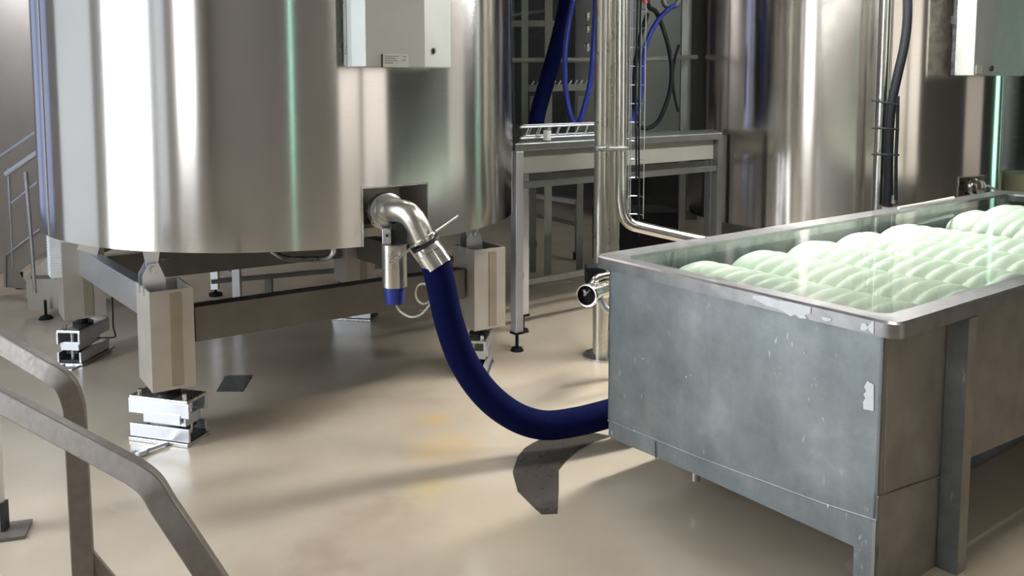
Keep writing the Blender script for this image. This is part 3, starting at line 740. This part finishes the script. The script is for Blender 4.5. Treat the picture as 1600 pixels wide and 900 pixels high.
# bent pipe
bY = 4.62
pth = [V((xw(969, bY), bY, 4.9)), V((xw(969, bY), bY, 2.0)), atY(970, 310, bY), atY(974, 335, bY), atY(985, 350, bY), atY(1005, 356, bY), atY(1040, 364, 4.6), atY(1085, 374, 4.57), atY(1150, 388, 4.55)]
bp = thing('bent_pipe', 'polished steel pipe bending from upright to horizontal behind the tub', 'pipe', pth[-1])
bm = B(); tube(bm, [pth[0], pth[1]]+smooth_path(pth[2:], 6), .031, 20); obj('pipe', bm, M['polish'], bp, smooth=True)
bm = B(); q = atY(955, 232, bY-.05); box(bm, (q.x, q.y, q.z), (.17, .10, .022), .05); obj('pipe_clamp', bm, M['steel'], bp, bevel=.004)
bm = B(); q = atY(950, 228, bY-.11); cyl(bm, q, q+V((0, .03, 0)), .010, 8); obj('clamp_bolt', bm, M['polish'], bp)
# support of the horizontal run down to the floor
bm = B(); q = pth[-2]; cyl(bm, (q.x, q.y, 0), (q.x, q.y, q.z-.02), .02, 12); obj('support', bm, M['steel'], bp, smooth=True)
# upright pipe with cables above the tub
rp_ = V((xw(1377, 5.35), 5.35, 0))
uY = 5.30
t = thing('upright_pipe', 'slim bright upright pipe rising behind the tub, in front of the far tank', 'pipe', (xw(1376, uY), uY, 0))
bm = B(); cyl(bm, (xw(1376, uY), uY, 0), (xw(1376, uY), uY, 4.9), .036, 20); obj('pipe', bm, M['polish'], t, smooth=True)
bm = B(); cyl(bm, (xw(1387.5, uY+.05), uY+.06, 0), (xw(1387.5, uY+.05), uY+.06, 4.9), .012, 12); obj('pipe', bm, M['polish'], t, smooth=True, label='second thinner pipe')
bm = B(); tube(bm, smooth_path([atY(1412, -160, 5.22), atY(1416, -60, 5.22), atY(1418, 20, 5.22), atY(1413, 70, 5.22), atY(1402, 120, 5.22), atY(1393, 165, 5.22), atY(1389, 220, 5.22), atY(1388, 290, 5.22), atY(1387, 322, 5.22)], 6), .027, 14)
tag(obj('power_cable', bm, M['black'], smooth=True, origin=atY(1387, 322, 5.22)), 'thick black cable bowing away from the upright pipe', 'cable')
bm = B(); tube(bm, smooth_path([atY(1403, 150, 5.17), atY(1402, 200, 5.17), atY(1400, 250, 5.17), atY(1400, 312, 5.17)], 6), .010, 10)
tag(obj('thin_cable', bm, M['black'], smooth=True, origin=atY(1397, 312, 5.2)), 'thin black cable beside the thick one on the upright pipe', 'cable')
bm = B(); q = atY(1387, 326, 5.22); cyl(bm, q-V((0, 0, .045)), q+V((0, 0, .01)), .033, 16); tag(obj('cable_plug', bm, M['legsteel'], smooth=True, origin=q-V((0, 0, .045))), 'brown metal plug at the foot of the black cable', 'plug')
bm = B(); q = atY(1397, 313, 5.2); cyl(bm, q-V((0, 0, .02)), q+V((0, 0, .03)), .022, 12); tag(obj('cable_gland', bm, M['dull'], smooth=True, origin=q), 'small grey gland under the thin black cable', 'plug')
for (y, sl) in ((157, 7), (200, 2), (241, 1)):
    bm = B(); a, b_ = atY(1363, y, 5.16), atY(1404, y+sl, 5.14); c1 = atY(1404, y+sl, 5.4); c2 = atY(1363, y, 5.4)
    tube(bm, [a, (a+b_)/2-V((0, .008, 0)), b_, c1, c2, a], .006, 6)
    tag(obj('cable_tie', bm, M['black'], origin=a), ['uppermost', 'middle', 'lowest'][(157, 200, 241).index(y)]+' black tie binding cable to the upright pipe', 'tie', 'ties on the upright pipe')
# thin bright tube lying along the back rim
bm = B(); tube(bm, [atZ(1404, 325, .885), atZ(1440, 319, .885), atZ(1490, 309, .885)], .008, 10)
tag(obj('rim_tube', bm, M['cord'], smooth=True, origin=atZ(1404, 325, .885)), 'thin pale rod lying along the back rim', 'rod')
# valve in the far tank's pocket
q = atCyl(1517, 292, T2C, T2R); outv = (V((q.x, q.y, 0))-V((T2C[0], T2C[1], 0))).normalized(); sdv = V((-outv.y, outv.x, 0))
t = thing('drain_valve', 'shiny valve in the dark pocket of the far tank', 'valve', q)
bm = B(); rings_along(bm, q-outv*.12, q+outv*.08, [(0, .03), (.1, .03), (.11, .06), (.14, .06), (.15, .045), (.19, .05), (.2, .03)], 20); obj('body', bm, M['polish'], t, smooth=True)
bm = B(); tube(bm, [q+outv*.05, q+outv*.06+sdv*.08+V((0, 0, .01)), q+outv*.06+sdv*.2+V((0, 0, -.03))], .009, 8); obj('handle', bm, M['polish'], t, smooth=True)

# pale round bucket at right edge
q = atY(1605, 300, 6.9); bm = B(); c = V((q.x+.02, 6.9, 0)); zt_ = atY(1600, 270, 6.9).z
t = thing('round_tub', 'pale green round plastic vat at the right edge', 'vat', c)
rings_along(bm, c+V((0, 0, .30)), c+V((0, 0, zt_)), [(0, .17), (.02, .18), (zt_-.36, .195), (zt_-.34, .205), (zt_-.30, .205)], 28); obj('wall', bm, M['bucket'], t, smooth=True)
bm = B(); cyl(bm, c, c+V((0, 0, .30)), .16, 24); obj('stand', bm, M['dull'], t)

# ---- pipe end with clamp left of the tub
t = thing('hose_coupling', 'open round pipe end with steel clamp left of the tub', 'pipe fitting', atZ(916, 500))
e = atY(916, 462, 4.05); d = V((.35, .93, .10)).normalized()
d = (atY(965, 445, 4.35)-e).normalized()
bm = B(); n = 28
sw = [e, e+d*.03, e+d*.03]
prof = [(0, .054), (.0, .046), (.05, .046), (.052, .0)]
s_ = d.cross(V((0, 0, 1))).normalized(); uu = s_.cross(d)
def ring(bm, c, r): return [bm.verts.new(c+(s_*math.cos(2*math.pi*i/n)+uu*math.sin(2*math.pi*i/n))*r) for i in range(n)]
R_ = [ring(bm, e+d*.06, .044), ring(bm, e+d*.001, .046), ring(bm, e, .053), ring(bm, e+d*.012, .056), ring(bm, e+d*.02, .048), ring(bm, e+d*.32, .042)]
for r0, r1 in zip(R_, R_[1:]):
    for i in range(n): bm.faces.new((r0[i], r0[(i+1) % n], r1[(i+1) % n], r1[i]))
bm.faces.new(R_[-1]); obj('pipe_end', bm, M['polish'], t, smooth=True)
bm = B(); bm.faces.new(ring(bm, e+d*.03, .046)); obj('inner_disc', bm, M['black'], t, label='black inside of the pipe')
bm = B(); tube(bm, smooth_path([e-d*.002-s_*.01, e-d*.004+uu*.02+s_*.01, e-d*.004+uu*.03+s_*.02], 4), .006, 8); tube(bm, [e-d*.004, e-d*.004+uu*.028-s_*.012], .006, 8); obj('butterfly_vane', bm, M['steel'], t, smooth=True)
bm = B(); tube(bm, smooth_path([atY(935, 455, 4.1), atY(942, 476, 4.1), atY(955, 488, 4.1), atY(975, 492, 4.15)], 6), .016, 12); obj('bent_handle', bm, M['bracket'], t, smooth=True)
bm = B(); tube(bm, smooth_path([atY(925, 446, 4.2), atY(932, 435, 4.2), atY(950, 430, 4.25), atY(985, 427, 4.3)], 6), .018, 12); obj('upper_pipe', bm, M['polish'], t, smooth=True)
bm = B(); q = atY(930, 428, 4.3); box(bm, (q.x, q.y, q.z), (.10, .10, .09)); obj('motor_block', bm, M['black'], t, bevel=.008)
bm = B(); q = atY(958, 470, 4.35); cyl(bm, (q.x, q.y, 0), (q.x, q.y, q.z), .02, 12); obj('stand', bm, M['steel'], t)

# ================================================================== BACKGROUND TABLE AND RACK
def P(px, py, Y): return atY(px, py, Y)
# long steel work table: runs from (806,549) foot to the right and back
A0 = V((.02, 4.83, 0)); A1 = V((1.36, 5.85, 0)); dt = (A1-A0).normalized(); nt_ = V((.10, .995, 0))
tb = thing('work_table', 'long dull steel table with deep trough, behind the pipes', 'table', A0)
zt_ = 1.165
def tq(a, b, z): return A0+dt*a+nt_*b+V((0, 0, z))
LT = (A1-A0).length
bm = B(); hexa(bm, [tq(0, -.03, zt_-.045), tq(LT+.05, -.03, zt_-.045), tq(LT+.05, .42, zt_-.045), tq(0, .42, zt_-.045)], [tq(0, -.03, zt_), tq(LT+.05, -.03, zt_), tq(LT+.05, .42, zt_), tq(0, .42, zt_)])
obj('tabletop', bm, M['dull'], tb, bevel=.006)
bm = B(); hexa(bm, [tq(.04, .02, .99), tq(LT, .02, .99), tq(LT, .38, .99), tq(.04, .38, .99)], [tq(.04, .02, zt_-.046), tq(LT, .02, zt_-.046), tq(LT, .38, zt_-.046), tq(.04, .38, zt_-.046)]); obj('trough', bm, M['plinth'], tb, bevel=.004)
def table_leg(a, b, foot=True):
    q = tq(a, b, 0)
    bm = B(); box(bm, (q.x, q.y, (.11+zt_-.045)/2), (.052, .052, zt_-.045-.11), math.atan2(dt.y, dt.x)); lg = obj('leg', bm, M['bracket'] if a < .1 else M['dull'], tb, bevel=.003)
    bm = B(); cyl(bm, q+V((0, 0, .02)), q+V((0, 0, .10)), .010, 10); cyl(bm, q, q+V((0, 0, .018)), .038, 20, .03); box(bm, (q.x, q.y, .104), (.058, .058, .012), math.atan2(dt.y, dt.x)); obj('levelling_foot', bm, M['black'], lg)
for a, b in ((.0, 0), (0, .38), (LT, 0), (LT, .38)): table_leg(a+.01, b)
for (a, b, c, d_, z) in ((.03, 0, LT, 0, .93), (0, .03, 0, .36, .93), (0, .03, 0, .36, .35), (LT, .03, LT, .36, .35), (.03, .38, LT, .38, .93), (.03, .38, LT, .38, .30)):
    bm = B(); bar(bm, tq(a, b, z), tq(c, d_, z), .03, .035); obj('rail', bm, M['dull'], tb)
# second lower stand further back
st = thing('low_stand', 'low steel stand with bright edge, far under the table', 'stand', P(905, 385, 7.4))
q0, q1 = P(838, 306, 7.9), P(902, 316, 7.4)
bm = B(); bar(bm, q0, q1, .05, .035); obj('top_rail', bm, M['bracket'], st)
for (px, Yq) in ((903, 7.4), (832, 7.95)):
    q = P(px, 318, Yq); bm = B(); box(bm, (q.x, q.y, q.z/2+.03), (.05, .05, q.z-.06)); lg = obj('leg', bm, M['dull'], st)
    bm = B(); cyl(bm, (q.x, q.y, 0), (q.x, q.y, .06), .04, 14); obj('foot', bm, M['black'], lg)
bm = B(); bar(bm, V((q0.x, q0.y, .3)), V((q1.x, q1.y, .3)), .03, .03); obj('lower_rail', bm, M['dull'], st)
# hose rack standing on / behind the table
rk = thing('hose_rack', 'tall pale steel rack with crossbars carrying the blue hoses', 'rack', (xw(823, 5.9), 5.9, 0))
RY = 5.95
def upr(px, Y, z0, z1, wd, m=M['dull'], nm='upright'):
    x = xw(px, Y, 100); bm = B(); box(bm, (x, Y, (z0+z1)/2), (wd, wd*.8, z1-z0)); obj(nm, bm, m, rk)
upr(820, RY, 0, 3.2, .045); upr(1069, RY+.65, 0, 3.2, .05); upr(857, 6.6, 0, 3.2, .055, M['plinth'])
bm = B(); tube(bm, [P(796, 94, RY-.06), P(925, 94, RY), P(990, 94, RY), P(1088, 89, RY+.6)], .016, 12); obj('crossbar', bm, M['plinth'], rk, smooth=True)
bm = B(); bar(bm, P(796, 37, 6.6), P(872, 37, 6.6), .03, .045); obj('crossbar', bm, M['plinth'], rk)
bm = B(); bar(bm, P(796, 24, 6.3), P(852, 17, 6.6), .02, .02); obj('crossbar', bm, M['dull'], rk)
# dark panels of the cabinet behind the rack
bm = B(); c = P(845, 100, 7.2); box(bm, (c.x, 7.4, 1.9), (.42, .3, 1.5)); cab = tag(obj('dark_cabinet', bm, M['dark'], origin=(c.x, 7.4, 1.15), bevel=.01), 'tall dark cabinet hung behind the hose rack', 'cabinet')
cab.location.z -= 0
# bottle-shelf with little hooks
sh = thing('hook_shelf', 'pale shelf with a row of small upright hooks behind the hoses', 'shelf', P(875, 137, 6.9))
q0, q1 = P(826, 138, 6.9), P(918, 136, 6.9)
bm = B(); bar(bm, q0, q1, .15, .05); obj('board', bm, M['plinth'], sh)
for k in range(11):
    c = q0.lerp(q1, (k+.5)/11); bm = B(); tube(bm, [c+V((0, -.05, .02)), c+V((.02, -.05, .055))], .006, 6); obj('hook', bm, M['white'], sh)
for px in (833, 907):
    q = P(px, 150, 6.9); bm = B(); bar(bm, q, V((q.x, q.y, .0)), .05, .05, up=(0, 1, 0)); obj('post', bm, M['dull'], sh)
# wire basket on the table
wb = thing('wire_basket', 'low silver wire basket standing on the steel table', 'basket', P(850, 215, 5.25))
bz = 1.17
for z in (bz+.075, bz+.012):
    bm = B(); q = [tq(.02, .12, z), tq(.62, .12, z), tq(.62, .36, z), tq(.02, .36, z), tq(.02, .12, z)]
    for a, b in zip(q, q[1:]): tube(bm, [a, b], .006, 6)
    obj('wire_ring', bm, M['bracket'], wb)
for k in range(8):
    for b in (.12, .36):
        bm = B(); a = .05+.075*k; tube(bm, [tq(a, b, bz+.012), tq(a+.03, b, bz+.075)], .005, 6); obj('wire', bm, M['bracket'], wb)
bm = B(); q = tq(.22, .05, bz); cyl(bm, q, q+V((0, 0, .055)), .022, 16); tag(obj('white_cap', bm, M['white'], smooth=True, origin=q), 'small white cap standing at the table edge by the wire basket', 'cap')
# hoses hanging on the rack
def hang(name, pts, r, m, label, cat='hose', grp=None):
    bm = B(); sp_ = smooth_path([P(*p) for p in pts], 7); tube(bm, sp_, r, 12)
    return tag(obj(name, bm, m, smooth=True, origin=min(sp_, key=lambda p: p.z)), label, cat, grp)
hang('thick_blue_hose', [(893, -60, 5.85), (886, 0, 5.85), (873, 60, 5.84), (855, 125, 5.8), (842, 170, 5.75), (837, 195, 5.7)], .052, M['blue'], 'thick blue hose slanting down behind the near tank')
hang('thin_blue_hose', [(905, -60, 5.66), (895, 0, 5.66), (884, 70, 5.66), (883, 130, 5.66), (890, 175, 5.66), (901, 195, 5.66), (912, 170, 5.66), (922, 130, 5.66), (926, 90, 5.66), (930, 20, 5.66), (932, -60, 5.66)], .017, M['blue2'], 'thin blue hose hanging in a loop left of the pipes')
hang('black_hose', [(1010, -60, 5.9), (1012, 5, 5.9), (1026, 20, 5.9), (1041, 60, 5.9), (1049, 100, 5.9), (1048, 135, 5.9), (1040, 165, 5.9), (1028, 190, 5.9), (1012, 200, 5.9), (998, 195, 5.9), (990, 160, 5.9), (992, 110, 5.9), (1000, 60, 5.9), (1012, 20, 5.88)], .015, M['black'], 'black hose hung in a big loop right of the pipes')
hang('light_blue_hose', [(1056, 8, 5.86), (1045, 14, 5.86), (1028, 32, 5.86), (1012, 62, 5.86), (1005, 95, 5.86), (1003, 130, 5.86), (998, 160, 5.86), (986, 190, 5.86)], .016, M['blue2'], 'short blue hose arching beside the black loop')
hang('hanging_cable', [(1061, 70, 6.1), (1055, 90, 6.1), (1051, 120, 6.1), (1054, 150, 6.1), (1060, 175, 6.1)], .010, M['black'], 'short black cord hanging beside the right rack upright', 'cord')
bm = B(); q = P(1058, 2, 5.9); tube(bm, smooth_path([P(1035, -10, 5.9), P(1040, 8, 5.9), P(1053, 10, 5.9), P(1060, 0, 5.9), P(1060, -20, 5.9)], 5), .02, 10); tag(obj('hose_hook', bm, M['dull'], smooth=True, origin=q), 'pale hook holding the blue and black hoses', 'hook')
bm = B(); q = P(1007, 0, 5.85); cyl(bm, q-V((0, 0, .02)), q+V((0, 0, .12)), .025, 12); tag(obj('red_connector', bm, M['red'], smooth=True, origin=q), 'red connector at the top of the black hose', 'connector')
for k, (y) in enumerate((18, 38, 66)):
    q = P(918, y, 5.9); bm = B(); rings_along(bm, q, q+V((0, 0, -.06)), [(0, .01), (.015, .022), (.04, .022), (.06, .01)], 12)
    tag(obj('small_bulb', bm, M['polish'], smooth=True, origin=q), ['topmost', 'middle', 'lowest'][k]+' of three shiny little floats beside the thick pipes', 'float', 'shiny floats')
# cable tray: vertical wire ladder
lt = thing('cable_tray', 'upright wire mesh cable tray right of the bent pipe', 'cable tray', P(995, 340, 4.95))
CT = 4.95
xs = [xw(p, CT) for p in (983, 988, 1002, 1007)]
zb_, ztp = P(995, 342, CT).z, 4.9
for i, x in enumerate(xs):
    bm = B(); cyl(bm, (x, CT+(.05 if i in (1, 2) else 0), zb_), (x, CT+(.05 if i in (1, 2) else 0), ztp), .003, 6); obj('long_wire', bm, M['bracket'], lt)
nr = int((ztp-zb_)/.105)
for k in range(nr):
    z = zb_+.02+k*.105; bm = B(); tube(bm, [(xs[0], CT, z), (xs[1], CT+.05, z), (xs[2], CT+.05, z), (xs[3], CT, z)], .003, 5); obj('rung', bm, M['bracket'], lt)
for k, px in enumerate((994, 999)):
    x = xw(px, CT); bm = B(); tube(bm, [(x, CT+.03, 4.9), (x+.005, CT+.03, 2.2), (x, CT+.03, 1.4), (x+.01, CT+.03, .62 if k else .95)], .006, 8)
    tag(obj('tray_cable', bm, M['black'], smooth=True, origin=(x, CT+.03, .6)), ['left black cable running down the wire tray', 'right, longer black cable running down the wire tray'][k], 'cable')

# dark machine box standing low behind the bent pipe
q = P(1050, 345, 6.0)
t = thing('low_pump', 'black low machine standing behind the bent pipe', 'machine', (.98, 6.95, 0))
bm = B(); box(bm, (.98, 6.95, .28), (.62, .4, .44), .1); obj('casing', bm, M['black'], t, bevel=.02)
for s in (-.25, .25):
    bm = B(); c = V((.98+s, 6.95, 0)); cyl(bm, c, c+V((0, 0, .07)), .03, 12); obj('foot', bm, M['black'], t)

# ================================================================== STAIRS AT LEFT
stp = thing('steel_stairs', 'small steel stair with handrails behind the near tank at far left', 'stairs', (-3.3, 5.9, 0))
Ys, Yf = 5.55, 6.15
def plate(name, pts, Y, m, th=.012, par=stp):
    q = [P(x, y, Y) for x, y in pts]; bm = B(); hexa(bm, q, [p+V((0, th, 0)) for p in q]); return obj(name, bm, m, par)
plate('stringer', [(44, 485), (40, 432), (68, 408), (120, 360), (150, 360), (150, 440), (104, 482)], Ys, M['legsteel'])
plate('stringer', [(10, 449), (8, 400), (72, 351), (120, 315), (140, 340), (60, 400), (28, 425), (46, 452)], Yf, M['legsteel'])
edge = [(8, 400, Yf), (72, 351, Yf), (120, 315, Yf)]
bm = B(); tube(bm, [P(8, 449, Yf-.01)]+[P(x, y, Y-.01) for x, y, Y in edge], .008, 6); obj('edge_trim', bm, M['bracket'], stp)
for (x, y) in ((48, 436), (82, 404), (116, 372)):
    a, b = P(x, y, Ys), P(x+2, y, Ys); bm = B(); hexa(bm, [a, a+V((.24, 0, 0)), a+V((.24, Yf-Ys, 0)), a+V((0, Yf-Ys, 0))], [p+V((0, 0, .025)) for p in (a, a+V((.24, 0, 0)), a+V((.24, Yf-Ys, 0)), a+V((0, Yf-Ys, 0)))]); obj('tread', bm, M['dull'], stp)
def srail(pts, Y, r, m=M['bracket'], nm='handrail'):
    bm = B(); tube(bm, [P(x, y, Y) for x, y in pts], r, 10); obj(nm, bm, m, stp, smooth=True)
srail([(-30, 266), (50, 211), (120, 163)], Yf, .014); srail([(9, 273), (52, 243), (120, 196)], Ys, .019); srail([(18, 318), (56, 287), (120, 235)], Yf, .010)
srail([(40, 268), (46, 340), (55, 458)], Ys, .012, nm='baluster'); srail([(13, 262), (20, 420)], Yf, .009, nm='baluster')
for (px, py) in ((72, 498), (35, 450)):
    q = atZ(px, py); bm = B(); cyl(bm, q, q+V((0, 0, .02)), .045, 18, .03); cyl(bm, q+V((0, 0, .02)), q+V((0, 0, .12)), .009, 8); obj('levelling_foot', bm, M['black'], stp)
# low stand seen under the tank
ls = thing('tube_stand', 'small steel trestle seen between the tank legs', 'stand', atZ(340, 462))
f0, f1 = atZ(340, 462), atZ(372, 462)
for i, (px, Y) in enumerate(((336, f0.y), (370, f0.y-.25))):
    x = xw(px, Y, 430); bm = B(); box(bm, (x, Y, .35), (.05, .05, .6)); lg = obj('leg', bm, M['bracket'], ls)
    bm = B(); cyl(bm, (x, Y, 0), (x, Y, .02), .045, 16); cyl(bm, (x, Y, .02), (x, Y, .06), .01, 8); obj('foot', bm, M['black'], lg)
bm = B(); bar(bm, P(336, 418, f0.y), P(370, 430, f0.y-.25), .02, .03); obj('brace', bm, M['bracket'], ls)
bm = B(); bar(bm, P(300, 406, f0.y), P(420, 404, f0.y-.2), .05, .05); obj('top_rail', bm, M['dull'], ls)
bm = B(); bar(bm, P(330, 440, 6.0), P(610, 415, 6.6), .03, .03)
fr = thing('floor_rail', 'low dark steel rail frame behind the tank legs', 'rail', P(330, 440, 6.0)); obj('rail', bm, M['dull'], fr)
for px, py, Y in ((420, 432, 6.2), (535, 422, 6.45)):
    q = P(px, py, Y); bm = B(); box(bm, (q.x, q.y, q.z/2), (.05, .05, q.z)); obj('post', bm, M['dull'], fr)

# ================================================================== FOREGROUND HANDRAILS
def flatprof(wd, ht): return [(-wd/2, -ht/2), (wd/2, -ht/2), (wd/2, ht/2), (-wd/2, ht/2)]
def arc_path(pts, n=6): return smooth_path(pts, n)
RA = thing('stair_handrail', 'farther flat steel handrail curving down into its post at lower left', 'handrail', (atY(122, 700, 2.42).x, 2.42, 0), 'foreground handrails')
pts = [atY(-130, 462, 2.85), atY(-40, 511, 2.68), atY(20, 546, 2.55), atY(68, 574, 2.45), atY(100, 598, 2.42), atY(113, 625, 2.42), atY(118, 655, 2.42), atY(120, 700, 2.42)]
bx_ = atY(122, 700, 2.42)
full = [pts[0], pts[1], pts[2]]+arc_path(pts[3:], 5)[1:]+[V((bx_.x+.0, 2.42, .02))]
bm = B(); sweep(bm, full, flatprof(.030, .062), up=(.0, 1, 0)) if False else sweep(bm, full, flatprof(.058, .034), up=(.35, -1, .0)); obj('rail', bm, M['rail'], RA, bevel=.004, smooth=True)
bm = B(); z0_ = .0; x_ = bx_.x
hexa(bm, [V((x_+.02, 2.42, z0_)), V((x_+.13, 2.44, z0_)), V((x_+.02, 2.42, .17))], [V((x_+.02, 2.43, z0_)), V((x_+.13, 2.45, z0_)), V((x_+.02, 2.43, .17))]); obj('gusset', bm, M['rail'], RA)
bm = B(); box(bm, (x_, 2.43, .006), (.16, .12, .012)); obj('base_plate', bm, M['rail'], RA)
q = atZ(14, 833); bm = B(); box(bm, (q.x, q.y, .006), (.12, .12, .012), .3); obj('base_plate', bm, M['rail'], RA)
zr = 1.0
bm = B(); pq = V((atY(-9, 700, q.y).x, q.y, 0)); cyl(bm, pq, V((pq.x, pq.y, .95)), .022, 14); obj('post', bm, M['cord'], RA, smooth=True, label='pale yellowish round post')
bm = B(); box(bm, (q.x-.02, q.y, .06), (.03, .03, .10)); obj('post_bracket', bm, M['dark'], RA)
RB = thing('stair_handrail', 'nearer flat steel handrail slanting down across the lower left corner', 'handrail', atY(340, 960, 1.98)-V((0, 0, .3)), 'foreground handrails')
pts = [atY(-120, 580, 2.3), atY(0, 654, 2.18), atY(110, 714, 2.08), atY(205, 765, 1.98), atY(236, 790, 1.95), atY(258, 825, 1.93), atY(300, 888, 1.90), atY(400, 1040, 1.85)]
full = [pts[0], pts[1], pts[2]]+arc_path(pts[3:], 5)[1:]
bm = B(); sweep(bm, full, flatprof(.056, .034), up=(.3, -1, 0)); obj('rail', bm, M['rail'], RB, bevel=.004, smooth=True)
e_ = full[-1]
bm = B(); bar(bm, e_, V((e_.x+.05, e_.y, 0)), .03, .056, up=(0, 1, 0)); obj('post', bm, M['rail'], RB)
RB.location.z = 0

# ================================================================== DARK FLAT PATCHES ON THE FLOOR
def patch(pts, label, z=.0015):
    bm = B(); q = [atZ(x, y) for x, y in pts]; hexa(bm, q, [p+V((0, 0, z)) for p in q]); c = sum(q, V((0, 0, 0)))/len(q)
    tag(obj('dark_patch', bm, M['darkpatch'], origin=(c.x, c.y, 0)), label, 'stain', 'dark patches on the floor')  # flat dark sheets painting what are likely hard cast shadows, else damp marks
patch([(801, 738), (808, 715), (820, 700), (845, 686), (880, 678), (925, 676), (957, 682), (930, 690), (905, 703), (885, 720), (873, 735), (873, 768), (871, 803), (846, 804), (833, 792), (809, 768)], 'dark angular patch under the low bend of the blue hose')
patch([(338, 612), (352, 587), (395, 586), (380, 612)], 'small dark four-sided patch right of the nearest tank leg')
